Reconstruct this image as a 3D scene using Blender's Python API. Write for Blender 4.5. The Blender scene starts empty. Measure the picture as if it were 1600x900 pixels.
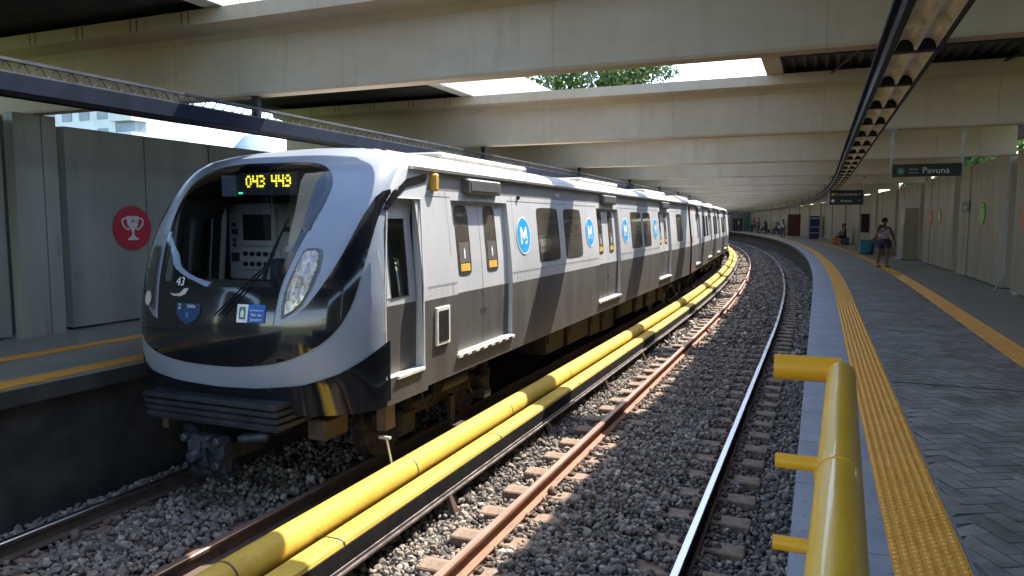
import bpy, bmesh, math, random
import numpy as np
from mathutils import Vector, Matrix
from mathutils.geometry import delaunay_2d_cdt
random.seed(7); RNG = np.random.default_rng(7)
scene = bpy.context.scene
COL = scene.collection
rad = math.radians

# ------------------------------------------------------------------ camera, sky, sun, exposure
cam_d = bpy.data.cameras.new("camera"); cam = bpy.data.objects.new("camera", cam_d); COL.objects.link(cam)
cam.location = (0, 0, 1.6)
cam_d.sensor_width = 36; cam_d.lens = 1150 / 1600 * 36; cam_d.clip_start = 0.05; cam_d.clip_end = 6000
PITCH = math.atan(105.5 / 1150); YAW = math.atan(480 / math.hypot(1150, 105.5))
cam.rotation_euler = (math.pi / 2 - PITCH, 0, YAW)
scene.camera = cam
SUNDIR = Vector((.24, .68, 1.0)).normalized()
world = bpy.data.worlds.new("World"); scene.world = world; world.use_nodes = True
wn = world.node_tree.nodes; wl = world.node_tree.links
bg = wn["Background"]; sky = wn.new("ShaderNodeTexSky"); sky.sky_type = 'NISHITA'; sky.sun_disc = False
sky.sun_elevation = math.asin(SUNDIR.z); sky.sun_rotation = math.atan2(SUNDIR.x, SUNDIR.y)
sky.air_density = 1.0; sky.dust_density = 1.2; sky.ozone_density = 1.0
wl.new(sky.outputs[0], bg.inputs[0]); bg.inputs[1].default_value = 0.15
sd = bpy.data.lights.new("sun", 'SUN'); so = bpy.data.objects.new("sun", sd); COL.objects.link(so)
sd.energy = 3.15; sd.angle = rad(.5); sd.color = (1, .92, .80)
so.rotation_euler = SUNDIR.to_track_quat('Z', 'Y').to_euler()
so.location = (0, 0, 40)
vs = scene.view_settings; vs.view_transform = 'Standard'; vs.look = 'None'; vs.exposure = 2.12; vs.gamma = 1
vs.use_curve_mapping = False
scene.cycles.max_bounces = 8; scene.cycles.diffuse_bounces = 5; scene.cycles.glossy_bounces = 4
scene.cycles.transparent_max_bounces = 12; scene.cycles.use_denoising = True
scene.cycles.sample_clamp_indirect = 6.0; scene.cycles.caustics_reflective = False

# ------------------------------------------------------------------ track geometry
S0 = 17.5; RC = 370.0; XC = -5.45
def loc(s, o, z=0.0):
    if s <= S0: return Vector((o, s, z))
    t = (s - S0) / RC; r = RC + o
    return Vector((-RC + r * math.cos(t), S0 + r * math.sin(t), z))
def head(s): return 0.0 if s <= S0 else (s - S0) / RC
def chord(s0, s1, oc):
    a = loc(s0, oc); b = loc(s1, oc); d = (b - a).normalized(); n = Vector((d.y, -d.x, 0))
    return lambda s, o, z: a + d * (s - s0) + n * (o - oc) + Vector((0, 0, z))

# ------------------------------------------------------------------ materials
M = {}
def newmat(name):
    m = bpy.data.materials.new(name); m.use_nodes = True; nt = m.node_tree
    return m, nt, nt.nodes["Principled BSDF"]
def N(nt, t, **k):
    n = nt.nodes.new(t)
    for a, b in k.items():
        if a in n.inputs.keys() if hasattr(n.inputs, 'keys') else False: n.inputs[a].default_value = b
        else: setattr(n, a, b)
    return n
def ramp(nt, fac, stops):
    r = nt.nodes.new("ShaderNodeValToRGB"); e = r.color_ramp.elements
    while len(e) < len(stops): e.new(.5)
    for i, (p, c) in enumerate(stops): e[i].position = p; e[i].color = (*c, 1)
    nt.links.new(fac, r.inputs[0]); return r
def coord(nt, scale=(1, 1, 1), rot=(0, 0, 0)):
    g = nt.nodes.new("ShaderNodeTexCoord"); mp = nt.nodes.new("ShaderNodeMapping")
    mp.inputs["Scale"].default_value = scale; mp.inputs["Rotation"].default_value = rot
    nt.links.new(g.outputs["Object"], mp.inputs[0]); return mp.outputs[0]
def noise(nt, vec, scale, detail=4, rough=.55):
    n = nt.nodes.new("ShaderNodeTexNoise"); n.inputs["Scale"].default_value = scale
    n.inputs["Detail"].default_value = detail; n.inputs["Roughness"].default_value = rough
    nt.links.new(vec, n.inputs["Vector"]); return n.outputs["Fac"]
def bump(nt, b, h, strength=.3, dist=.01):
    n = nt.nodes.new("ShaderNodeBump"); n.inputs["Strength"].default_value = strength; n.inputs["Distance"].default_value = dist
    nt.links.new(h, n.inputs["Height"]); nt.links.new(n.outputs[0], b.inputs["Normal"])
def mix(nt, f, a, b, mode='MIX'):
    n = nt.nodes.new("ShaderNodeMix"); n.data_type = 'RGBA'; n.blend_type = mode
    for sock, v in ((n.inputs[0], f), (n.inputs[6], a), (n.inputs[7], b)):
        if isinstance(v, (int, float)): sock.default_value = v
        elif isinstance(v, tuple): sock.default_value = (*v, 1)
        else: nt.links.new(v, sock)
    return n.outputs[2]
def surf(name, c1, c2, scale=6, rough=.6, metal=0, bmp=.15, stretch=(1, 1, 1), spots=None, coat=0, rr=.1, spec=.5, dist=.01, lo=.35, hi=.65):
    """base colour varying between c1 and c2 with noise, plus dark blotches"""
    m, nt, b = newmat(name); v = coord(nt, stretch)
    f = noise(nt, v, scale); r = ramp(nt, f, [(lo, c1), (hi, c2)]); c = r.outputs[0]
    if spots:
        f2 = noise(nt, v, scale * spots[1], 6, .7); r2 = ramp(nt, f2, [(spots[2], (0, 0, 0)), (spots[3], (1, 1, 1))])
        c = mix(nt, r2.outputs[0], c, spots[0])
    nt.links.new(c, b.inputs["Base Color"])
    mr = nt.nodes.new("ShaderNodeMapRange"); mr.inputs[3].default_value = rough - rr; mr.inputs[4].default_value = rough + rr
    nt.links.new(f, mr.inputs[0]); nt.links.new(mr.outputs[0], b.inputs["Roughness"])
    b.inputs["Metallic"].default_value = metal; b.inputs["Coat Weight"].default_value = coat; b.inputs["Coat Roughness"].default_value = .05
    b.inputs["Specular IOR Level"].default_value = spec
    if bmp: bump(nt, b, noise(nt, v, scale * 8, 5, .7), bmp, dist)
    M[name] = m; return m
surf("beam_concrete", (.38, .30, .20), (.46, .385, .285), .7, .75, stretch=(.8, 1, 1.2), bmp=.12, spots=((.33, .27, .20), 4.5, .5, .95))
def formwork(name):
    m = M[name]; nt = m.node_tree; b = nt.nodes["Principled BSDF"]; old = b.inputs["Base Color"].links[0].from_socket
    g = nt.nodes.new("ShaderNodeTexCoord"); sx = nt.nodes.new("ShaderNodeSeparateXYZ"); nt.links.new(g.outputs["Object"], sx.inputs[0])
    def mth(op, a, v):
        n = nt.nodes.new("ShaderNodeMath"); n.operation = op; nt.links.new(a, n.inputs[0]); n.inputs[1].default_value = v; return n.outputs[0]
    ln = mth('LESS_THAN', mth('FRACT', mth('MULTIPLY', sx.outputs[0], .41), 0), .006)
    v = coord(nt, (7, 7, .5)); st = noise(nt, v, .8, 5, .7); r = ramp(nt, st, [(.54, (1, 1, 1)), (.8, (.85, .82, .78))])
    c = mix(nt, 1.0, old, r.outputs[0], 'MULTIPLY'); k = mth('MULTIPLY', ln, .25); nt.links.new(mix(nt, k, c, (.12, .10, .08)), b.inputs["Base Color"])
formwork("beam_concrete")
surf("pale_concrete", (.36, .35, .32), (.48, .47, .43), 1.5, .8, bmp=.2, spots=((.2, .19, .17), 4, .58, .8))
surf("white_concrete", (.55, .53, .47), (.68, .66, .6), 2.5, .8, bmp=.15, spots=((.3, .28, .24), 5, .6, .8))
surf("wall_right", (.28, .25, .18), (.37, .335, .245), 1.1, .7, stretch=(1.6, 1.6, .3), bmp=.12, spots=((.13, .115, .08), 3.5, .56, .9))
surf("wall_left", (.235, .235, .21), (.32, .315, .28), 1.1, .7, stretch=(1.8, 1.8, .3), bmp=.12, spots=((.10, .10, .09), 2.5, .6, .8))
surf("dark_joint", (.02, .02, .02), (.04, .035, .03), 5, .8)
surf("roof_sheet", (.035, .035, .04), (.07, .065, .06), 4, .6, metal=.3)
surf("dark_steel", (.012, .013, .016), (.025, .027, .03), 5, .65, spec=.25, bmp=.05)
surf("navy_steel", (.007, .011, .022), (.012, .018, .034), 5, .75, spec=.1, bmp=.05)
surf("gallery_lattice", (.05, .055, .07), (.09, .095, .11), 5, .7, spec=.2, bmp=.05)
surf("edge_stone", (.25, .265, .285), (.33, .345, .37), 3, .62, bmp=.08, spots=((.09, .10, .12), 6, .56, .75))
surf("paver", (.27, .255, .23), (.35, .335, .305), 3.3, .42, bmp=.15, spots=((.07, .07, .075), 9, .56, .78), rr=.15)
surf("grout", (.13, .125, .115), (.18, .175, .16), 9, .8)
surf("tile_floor", (.24, .24, .21), (.32, .32, .28), 1.8, .35, bmp=.05, spots=((.07, .07, .06), 5, .56, .78), rr=.12)
surf("tactile_yellow", (.82, .37, .045), (.92, .45, .07), 5, .5, bmp=.1, spots=((.30, .17, .05), 7, .56, .8))
surf("platform_face", (.022, .02, .018), (.05, .045, .04), 3, .85, bmp=.3)  # darkened so the colour carries the shade under the platform overhang
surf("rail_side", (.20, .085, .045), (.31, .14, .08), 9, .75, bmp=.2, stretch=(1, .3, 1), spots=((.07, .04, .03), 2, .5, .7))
surf("rail_top", (.45, .45, .47), (.6, .6, .62), 8, .28, metal=1, bmp=.02, stretch=(4, .1, 1))
surf("rail_top_rust", (.25, .15, .11), (.38, .25, .2), 8, .45, metal=.6, bmp=.03, stretch=(4, .1, 1))
surf("rail_dark", (.05, .035, .028), (.09, .06, .045), 9, .75, bmp=.2)  # darker rail rust; on the train's track the dark tone stands in for shade
surf("sleeper_mat", (.15, .10, .07), (.28, .205, .14), 5, .85, bmp=.4, spots=((.11, .06, .04), 3, .5, .72))
surf("yellow_grp", (.46, .31, .03), (.56, .395, .05), 2.5, .75, bmp=.25, spots=((.30, .21, .06), 9, .5, .82), dist=.006)
surf("yellow_paint", (.70, .40, .015), (.80, .47, .025), 4, .36, bmp=.1, coat=.3, spots=((.34, .24, .03), 8, .62, .76), rr=.08)
surf("orange_paint", (.78, .37, .008), (.85, .43, .012), 4, .45, bmp=.06, spots=((.4, .22, .03), 8, .64, .76))
surf("joint_black", (.03, .028, .02), (.06, .05, .03), 5, .6)
surf("third_rail_steel", (.16, .13, .12), (.3, .26, .24), 6, .45, metal=.7)
surf("rubber_black", (.008, .008, .009), (.016, .016, .017), 6, .85, spec=.15)
surf("insulator", (.06, .038, .028), (.10, .062, .045), 8, .5)
surf("train_silver", (.51, .525, .545), (.59, .605, .625), .9, .5, metal=.25, bmp=.05, stretch=(1, 1, .3), spots=((.40, .38, .35), 6, .56, .9), rr=.08)
surf("train_grey", (.105, .10, .095), (.155, .148, .14), 2.5, .5, metal=.45, bmp=.03, stretch=(1, 1, .2), spots=((.13, .115, .10), 5, .52, .85), rr=.1)
surf("train_mask", (.25, .29, .36), (.30, .34, .41), 1.2, .34, metal=.05, bmp=.0, coat=.12, rr=.05)  # silver nose paint; blue sky reflection and shade are tinted into the colour
surf("gloss_black", (.006, .007, .010), (.011, .012, .016), 2, .12, bmp=.0, coat=.8, rr=.03)
surf("roof_white", (.42, .41, .385), (.56, .55, .52), 3, .6, bmp=.2, spots=((.25, .24, .22), 5, .52, .7))
surf("gutter_metal", (.5, .49, .46), (.62, .61, .58), 5, .4, metal=.5)
surf("box_grey", (.10, .10, .10), (.16, .155, .15), 6, .5, metal=.3)
surf("underframe", (.012, .008, .006), (.032, .020, .014), 5, .8, bmp=.5, spots=((.09, .05, .03), 5, .6, .8))
surf("wheel_steel", (.05, .04, .035), (.12, .10, .09), 9, .5, metal=.7)
surf("coupler_steel", (.03, .036, .046), (.07, .08, .095), 9, .5, metal=.5, bmp=.3)
surf("anticlimber_mat", (.016, .018, .022), (.035, .038, .045), 6, .45, bmp=.2)
surf("sill_white", (.62, .6, .55), (.75, .73, .68), 9, .5, spots=((.2, .18, .15), 6, .6, .75))
surf("rubber_seal", (.02, .02, .02), (.035, .035, .035), 6, .6)
surf("cab_beige", (.60, .54, .44), (.68, .62, .51), 3, .5, bmp=.03)
surf("cab_dark", (.03, .034, .045), (.05, .055, .07), 3, .5, bmp=.03)
surf("cab_blue", (.02, .05, .13), (.03, .07, .17), 3, .35, bmp=.03)
surf("soil", (.11, .09, .06), (.2, .17, .11), .5, .9, bmp=.5)
surf("grass_far", (.05, .08, .02), (.10, .13, .04), .3, .9, bmp=.5)
surf("bark", (.08, .06, .04), (.15, .12, .08), 6, .9, bmp=.6)
surf("hill_mat", (.10, .16, .22), (.13, .20, .27), .02, .95, bmp=0)  # blue in the base colour stands in for distance haze
surf("apartment_wall", (.6, .62, .64), (.7, .72, .74), .4, .7)
surf("apartment_glass", (.12, .16, .22), (.2, .25, .32), .4, .25)
surf("skin", (.15, .075, .045), (.19, .10, .06), 12, .5, bmp=.02)
surf("hair", (.008, .006, .005), (.02, .015, .012), 30, .6)
surf("aluminium", (.72, .64, .50), (.90, .83, .68), 7, .4, metal=.15, bmp=.06, stretch=(2, .4, 2))
surf("tube_white", (.62, .6, .52), (.7, .68, .6), 5, .35)
def flat(name, c, rough=.5, metal=0, coat=0, emit=None, var=.12):
    c2 = tuple(min(1, x * (1 + var)) for x in c); c1 = tuple(x * (1 - var) for x in c)
    m = surf(name, c1, c2, 8, rough, metal=metal, bmp=.03, coat=coat, rr=.04)
    if emit:
        b = m.node_tree.nodes["Principled BSDF"]; b.inputs["Emission Color"].default_value = (*c, 1); b.inputs["Emission Strength"].default_value = emit
    return m
for n, c in dict(red_vinyl=(.42, .012, .03), pale_vinyl=(.55, .53, .52), green_vinyl=(.20, .42, .05), orange_vinyl=(.55, .10, .03), gold_vinyl=(.5, .33, .04),
                 logo_blue=(.01, .33, .75), logo_white=(.8, .82, .84), badge_blue=(.015, .12, .42), badge_navy=(.02, .05, .14), sign_black=(.012, .014, .016), sign_green=(.05, .22, .12),
                 sign_text=(.6, .6, .62), label_grey=(.11, .10, .10), label_amber=(.62, .38, .06), plate_grey=(.10, .10, .10), red_band=(.35, .02, .015),
                 cloth_pink=(.55, .42, .50), cloth_navy=(.012, .018, .07), cloth_white=(.55, .56, .58), cloth_teal=(.02, .20, .24), cloth_orange=(.55, .16, .03),
                 cloth_black=(.015, .015, .018), cloth_brown=(.10, .035, .025), vending_blue=(.02, .035, .14), pole_grey=(.30, .31, .31), white_paint=(.5, .5, .46),
                 screen_dark=(.01, .012, .014), teal_wall=(.08, .2, .17), amber_marker=(.65, .38, .06), cable_red=(.35, .05, .02)).items():
    flat(n, c)
surf("train_band", (.20, .195, .19), (.27, .26, .25), 2, .45, metal=.15, bmp=.02)
flat("led_yellow", (.9, .8, .05), emit=.6); flat("led_green", (.05, .8, .3), emit=.9)

def m_glass():
    m, nt, b = newmat("windshield_glass"); o = nt.nodes["Material Output"]; nt.nodes.remove(b)
    t = nt.nodes.new("ShaderNodeBsdfTransparent"); t.inputs[0].default_value = (.66, .71, .78, 1)
    g = nt.nodes.new("ShaderNodeBsdfGlossy"); g.inputs["Roughness"].default_value = .015; g.inputs[0].default_value = (.9, .95, 1, 1)
    f = nt.nodes.new("ShaderNodeFresnel"); f.inputs[0].default_value = 1.75
    mx = nt.nodes.new("ShaderNodeMixShader"); nt.links.new(f.outputs[0], mx.inputs[0]); nt.links.new(t.outputs[0], mx.inputs[1]); nt.links.new(g.outputs[0], mx.inputs[2])
    nt.links.new(mx.outputs[0], o.inputs[0]); M["windshield_glass"] = m
m_glass()
surf("window_dark", (.05, .045, .038), (.10, .09, .075), 1.2, .12, bmp=0, coat=.5, rr=.03)
def m_lens():
    m, nt, b = newmat("headlight_lens"); v = coord(nt, (14, 14, 5))
    vo = nt.nodes.new("ShaderNodeTexVoronoi"); nt.links.new(v, vo.inputs["Vector"]); vo.inputs["Scale"].default_value = 1.6
    f = noise(nt, v, 1.3, 3); r = ramp(nt, f, [(.3, (.30, .24, .15)), (.48, (.28, .27, .25)), (.6, (.55, .48, .36)), (.72, (.16, .22, .36))])
    nt.links.new(r.outputs[0], b.inputs["Base Color"]); b.inputs["Metallic"].default_value = .75; b.inputs["Roughness"].default_value = .25
    b.inputs["Coat Weight"].default_value = 1; b.inputs["Coat Roughness"].default_value = .03
    bump(nt, b, vo.outputs["Distance"], .35, .02); M["headlight_lens"] = m
m_lens()
def m_stone():
    m, nt, b = newmat("ballast_stone")
    a = nt.nodes.new("ShaderNodeAttribute"); a.attribute_name = "tone"
    r = ramp(nt, a.outputs["Fac"], [(0, (.065, .055, .047)), (.35, (.18, .152, .125)), (.7, (.30, .255, .21)), (.93, (.44, .38, .31)), (1, (.64, .58, .49))])
    v = coord(nt); f = noise(nt, v, .8, 3)
    g = nt.nodes.new("ShaderNodeMapRange"); g.inputs[3].default_value = .75; g.inputs[4].default_value = 1.2; nt.links.new(f, g.inputs[0])
    c = mix(nt, 1.0, r.outputs[0], (1, 1, 1), 'MULTIPLY')
    mm = nt.nodes.new("ShaderNodeVectorMath"); mm.operation = 'SCALE'; nt.links.new(r.outputs[0], mm.inputs[0]); nt.links.new(g.outputs[0], mm.inputs["Scale"])
    ru = nt.nodes.new("ShaderNodeAttribute"); ru.attribute_name = "rust"
    nt.links.new(mix(nt, ru.outputs["Fac"], mm.outputs[0], (.13, .065, .038)), b.inputs["Base Color"]); b.inputs["Roughness"].default_value = .85
    bump(nt, b, noise(nt, v, 120, 3), .4, .003); M["ballast_stone"] = m
m_stone()
def m_bed():
    m, nt, b = newmat("ballast_bed"); v = coord(nt)
    vo = nt.nodes.new("ShaderNodeTexVoronoi"); vo.inputs["Scale"].default_value = 17; nt.links.new(v, vo.inputs["Vector"])
    r = ramp(nt, vo.outputs["Color"], [(0, (.05, .045, .04)), (.5, (.13, .12, .11)), (1, (.26, .24, .22))])
    r2 = ramp(nt, vo.outputs["Distance"], [(0, (1, 1, 1)), (.6, (.25, .25, .25))])
    nt.links.new(mix(nt, 1.0, r.outputs[0], r2.outputs[0], 'MULTIPLY'), b.inputs["Base Color"]); b.inputs["Roughness"].default_value = .9
    inv = nt.nodes.new("ShaderNodeMath"); inv.operation = 'SUBTRACT'; inv.inputs[0].default_value = 1; nt.links.new(vo.outputs["Distance"], inv.inputs[1])
    bump(nt, b, inv.outputs[0], 1, .04); M["ballast_bed"] = m
m_bed()
def m_leaf(name, c1, c2):
    m, nt, b = newmat(name); a = nt.nodes.new("ShaderNodeAttribute"); a.attribute_name = "tone"
    r = ramp(nt, a.outputs["Fac"], [(0, c1), (1, c2)]); nt.links.new(r.outputs[0], b.inputs["Base Color"]); b.inputs["Roughness"].default_value = .6
    o = nt.nodes["Material Output"]; t = nt.nodes.new("ShaderNodeBsdfTranslucent"); nt.links.new(r.outputs[0], t.inputs[0])
    mx = nt.nodes.new("ShaderNodeMixShader"); mx.inputs[0].default_value = .35; nt.links.new(b.outputs[0], mx.inputs[1]); nt.links.new(t.outputs[0], mx.inputs[2]); nt.links.new(mx.outputs[0], o.inputs[0])
    M[name] = m
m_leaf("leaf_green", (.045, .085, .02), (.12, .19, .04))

# ------------------------------------------------------------------ object helpers
def tag(o, label=None, cat=None, group=None, kind=None):
    if label: o["label"] = label
    if cat: o["category"] = cat
    if group: o["group"] = group
    if kind: o["kind"] = kind
    return o
def link(name, me, mats, parent=None, smooth=False):
    for m in (mats if isinstance(mats, (list, tuple)) else [mats]): me.materials.append(M[m] if isinstance(m, str) else m)
    if smooth: me.polygons.foreach_set("use_smooth", [True] * len(me.polygons))
    o = bpy.data.objects.new(name, me); COL.objects.link(o)
    if parent is not None: o.parent = parent; o.matrix_parent_inverse = parent.matrix_basis.inverted()
    return o
def root(name, at, label, cat, group=None, kind=None):
    o = bpy.data.objects.new(name, None); COL.objects.link(o); o.location = at; o.empty_display_size = .2
    return tag(o, label, cat, group, kind)
class MB:
    def __init__(s): s.v = []; s.f = []; s.m = []
    def add(s, vs_, fs, mi=0):
        k = len(s.v); s.v += [tuple(x) for x in vs_]; s.f += [tuple(i + k for i in f) for f in fs]; s.m += [mi] * len(fs)
    def box(s, a, b, mi=0, f=None, bev=0):
        x0, y0, z0 = a; x1, y1, z1 = b
        if bev:
            c = bev; P = []
            pr = [(x0 + c, z0), (x1 - c, z0), (x1, z0 + c), (x1, z1 - c), (x1 - c, z1), (x0 + c, z1), (x0, z1 - c), (x0, z0 + c)]
            ring = lambda y, k: [(x0 + (x - x0) * (1 - 2 * k / max(x1 - x0, 1e-4)) + k, y, z0 + (z - z0) * (1 - 2 * k / max(z1 - z0, 1e-4)) + k) for x, z in pr]
            P = ring(y0, c * .8) + ring(y0 + c, 0) + ring(y1 - c, 0) + ring(y1, c * .8)
            F = [tuple(range(8))[::1], tuple(range(31, 23, -1))]
            for r in range(3):
                for i in range(8): j = (i + 1) % 8; F.append((r * 8 + i, r * 8 + 8 + i, r * 8 + 8 + j, r * 8 + j))
        else:
            P = [(x, y, z) for z in (z0, z1) for y in (y0, y1) for x in (x0, x1)]
            F = [(0, 2, 3, 1), (4, 5, 7, 6), (0, 1, 5, 4), (2, 6, 7, 3), (0, 4, 6, 2), (1, 3, 7, 5)]
        if f: P = [f(p) for p in P]
        s.add(P, F, mi)
    def sweep(s, prof, ss, fn=None, mi=0, closed=True, cap=True, mis=None):
        """prof [(offset, z)] swept along the track positions ss"""
        fn = fn or loc; n = len(prof); V = [fn(t, o, z) for t in ss for o, z in prof]; F = []; mm = []
        for i in range(len(ss) - 1):
            for j in range(n if closed else n - 1):
                k = (j + 1) % n; F.append((i * n + j, i * n + k, (i + 1) * n + k, (i + 1) * n + j)); mm.append(mis[j] if mis else mi)
        if closed and cap: F.append(tuple(range(n))[::-1]); F.append(tuple(range((len(ss) - 1) * n, len(ss) * n))); mm += [mi, mi]
        k = len(s.v); s.v += [tuple(x) for x in V]; s.f += [tuple(i + k for i in f) for f in F]; s.m += mm
    def tube(s, pts, r, seg=10, mi=0, cap=True):
        pts = [Vector(p) for p in pts]; rs = r if isinstance(r, (list, tuple)) else [r] * len(pts); V = []; F = []
        up0 = None
        for i, p in enumerate(pts):
            d = (pts[min(i + 1, len(pts) - 1)] - pts[max(i - 1, 0)]).normalized()
            if up0 is None: up0 = Vector((0, 0, 1)) if abs(d.z) < .9 else Vector((1, 0, 0))
            a = d.cross(up0).normalized(); b = a.cross(d).normalized(); up0 = b
            for k in range(seg):
                t = 2 * math.pi * k / seg; V.append(p + a * (math.cos(t) * rs[i]) + b * (math.sin(t) * rs[i]))
        for i in range(len(pts) - 1):
            for k in range(seg): j = (k + 1) % seg; F.append((i * seg + k, (i + 1) * seg + k, (i + 1) * seg + j, i * seg + j))
        if cap: F.append(tuple(range(seg))); F.append(tuple(range(len(V) - 1, len(V) - seg - 1, -1)))
        s.add(V, F, mi)
    def build(s, name, mats, parent=None, smooth=False, origin=None):
        me = bpy.data.meshes.new(name)
        vv = s.v
        if origin is not None: vv = [(x - origin[0], y - origin[1], z - origin[2]) for x, y, z in vv]
        me.from_pydata(vv, [], s.f)
        if any(s.m): me.polygons.foreach_set("material_index", s.m)
        me.update()
        bm = bmesh.new(); bm.from_mesh(me); bmesh.ops.recalc_face_normals(bm, faces=bm.faces); bm.to_mesh(me); bm.free()
        o = link(name, me, mats, parent, smooth)
        if origin is not None: o.location = origin
        if smooth == 'auto':
            me.polygons.foreach_set("use_smooth", [True] * len(me.polygons)); me.set_sharp_from_angle(angle=rad(38))
        return o
def rng(a, b, step):
    n = max(1, int(math.ceil((b - a) / step))); return [a + (b - a) * i / n for i in range(n + 1)]
def text(name, body, size, mat, parent, frame, ext=.001, align='CENTER', scale_x=1):
    """frame = (origin, right, up); real raised lettering"""
    c = bpy.data.curves.new(name, 'FONT'); c.body = body; c.size = size; c.align_x = align; c.align_y = 'CENTER'; c.extrude = ext; c.resolution_u = 2
    c.materials.append(M[mat]); o = bpy.data.objects.new(name, c); COL.objects.link(o)
    O, r, u = (Vector(x) for x in frame); r.normalize(); n = r.cross(u).normalized(); u = n.cross(r)
    mt = Matrix((r * scale_x, u, n)).transposed().to_4x4(); mt.translation = O
    if parent is not None: o.parent = parent; o.matrix_parent_inverse = parent.matrix_basis.inverted()
    dg = bpy.context.evaluated_depsgraph_get(); me = bpy.data.meshes.new_from_object(o.evaluated_get(dg)); me.name = name
    bpy.data.objects.remove(o); o = bpy.data.objects.new(name, me); COL.objects.link(o)
    if not me.materials: me.materials.append(M[mat])
    if parent is not None: o.parent = parent; o.matrix_parent_inverse = parent.matrix_basis.inverted()
    o.matrix_basis = mt; return o

# ------------------------------------------------------------------ ground, trackbed
g = MB(); g.add([(-3000, -3000, -1.62), (3000, -3000, -1.62), (3000, 3000, -1.62), (-3000, 3000, -1.62)], [(0, 1, 2, 3)])
tag(g.build("ground", "grass_far"), kind="structure")
def bed_z(o):
    z = -1.36
    for c in (-1.765, -5.45):
        d = abs(o - c)
        if d < 1.15: z = max(z, -1.36 + .085 * min(1, (1.15 - d) / .25))
        if d < .5: z += .02
    return z
OS = [-7.02, -6.75, -6.6, -6.35, -6.1, -5.45, -4.8, -4.5, -4.3, -4.05, -3.6, -3.05, -2.9, -2.65, -2.3, -1.765, -1.2, -.85, -.6, -.45, -.1, .44]
b = MB(); b.sweep([(o, bed_z(o) - .02) for o in OS], rng(-14, 160, 2.5), closed=False)
tag(b.build("trackbed", "ballast_bed", smooth=True), kind="structure")

# loose stones as one mesh
ico = bmesh.new(); bmesh.ops.create_icosphere(ico, subdivisions=1, radius=1); IV = np.array([v.co[:] for v in ico.verts]); IF = np.array([[v.index for v in f.verts] for f in ico.faces]); ico.free()
oc_ = np.array([(1, 0, 0), (-1, 0, 0), (0, 1, 0), (0, -1, 0), (0, 0, 1), (0, 0, -1)], float)
of_ = np.array([(0, 2, 4), (2, 1, 4), (1, 3, 4), (3, 0, 4), (2, 0, 5), (1, 2, 5), (3, 1, 5), (0, 3, 5)])
def stones(name, spots, size, T, TF):
    n = len(spots); P = np.array(spots)
    sc = size * np.clip(RNG.lognormal(0, .33, (n, 1)), .45, 1.9) * RNG.uniform(.7, 1.25, (n, 3)); sc[:, 2] *= .8
    V = T[None] * (1 + RNG.uniform(-.22, .22, (n, len(T), 1))) * sc[:, None, :]
    q = RNG.normal(size=(n, 4)); q /= np.linalg.norm(q, axis=1)[:, None]; w, x, y, z = q.T
    R = np.stack([1 - 2 * (y * y + z * z), 2 * (x * y - z * w), 2 * (x * z + y * w), 2 * (x * y + z * w), 1 - 2 * (x * x + z * z), 2 * (y * z - x * w), 2 * (x * z - y * w), 2 * (y * z + x * w), 1 - 2 * (x * x + y * y)], 1).reshape(n, 3, 3)
    V = np.einsum('nij,nkj->nki', R, V) + P[:, None, :]
    F = (TF[None] + (np.arange(n) * len(T))[:, None, None]).reshape(-1, 3)
    tone = np.repeat(np.clip(RNG.beta(2, 2.3, n), 0, 1), len(TF)).astype(np.float32)
    me = bpy.data.meshes.new(name); me.vertices.add(V.size // 3); me.vertices.foreach_set("co", V.astype(np.float32).ravel())
    me.loops.add(F.size); me.loops.foreach_set("vertex_index", F.ravel().astype(np.int32)); me.polygons.add(len(F))
    me.polygons.foreach_set("loop_start", np.arange(0, F.size, 3, dtype=np.int32)); me.polygons.foreach_set("loop_total", np.full(len(F), 3, dtype=np.int32))
    me.update(calc_edges=True); at = me.attributes.new("tone", 'FLOAT', 'FACE'); at.data.foreach_set("value", tone)
    off = np.where(P[:, 1] <= S0, P[:, 0], np.hypot(P[:, 0] + RC, P[:, 1] - S0) - RC); d_ = np.min(np.abs(off[:, None] - np.array([-.93, -2.6, -4.62, -6.28])[None]), 1)
    rust = np.clip(np.exp(-(d_ / .2) ** 2) * RNG.uniform(.1, 1.1, n) + (RNG.random(n) < .04) * .6, 0, 1)
    a2 = me.attributes.new("rust", 'FLOAT', 'FACE'); a2.data.foreach_set("value", np.repeat(rust, len(TF)).astype(np.float32)); me.validate()
    me.polygons.foreach_set("use_smooth", [False] * len(me.polygons))
    return link(name, me, "ballast_stone")
SP = .62
def scatter(s0, s1, step, o0, o1):
    out = []
    for s in np.arange(s0, s1, step):
        for o in np.arange(o0, o1, step):
            ss = s + random.uniform(-.5, .5) * step; oo = o + random.uniform(-.5, .5) * step
            near_rail = min(abs(oo + .93), abs(oo + 2.6), abs(oo + 4.62), abs(oo + 6.28))
            if near_rail < .075: continue
            fr = (ss / SP) % 1.0; on = .28 < fr < .72 and .0 < min(abs(oo + 1.765), abs(oo + 5.45)) < 1.28
            if on and near_rail < .38 and random.random() < .93: continue
            if -4.0 < oo < -3.2 and random.random() < .3: continue
            z = bed_z(oo) + random.uniform(-.012, .022) + (.03 if on else 0)
            p = loc(ss, oo, z); out.append((p.x, p.y, p.z))
    return out
spots = scatter(2.4, 6.5, .044, -7.0, .4) + scatter(6.5, 17, .052, -4.4, .4) + scatter(6.5, 10, .07, -7, -4.4)
st = stones("ballast_stones", spots, .0265, IV, IF)
tag(st, "loose grey and tan crushed stone ballast around the rails", "ballast", kind="stuff")
st2 = stones("ballast_stones", scatter(17, 75, .11, -4.0, .4), .06, oc_, of_)
tag(st2, "distant crushed stone ballast along the curving tracks", "ballast", kind="stuff")

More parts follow.
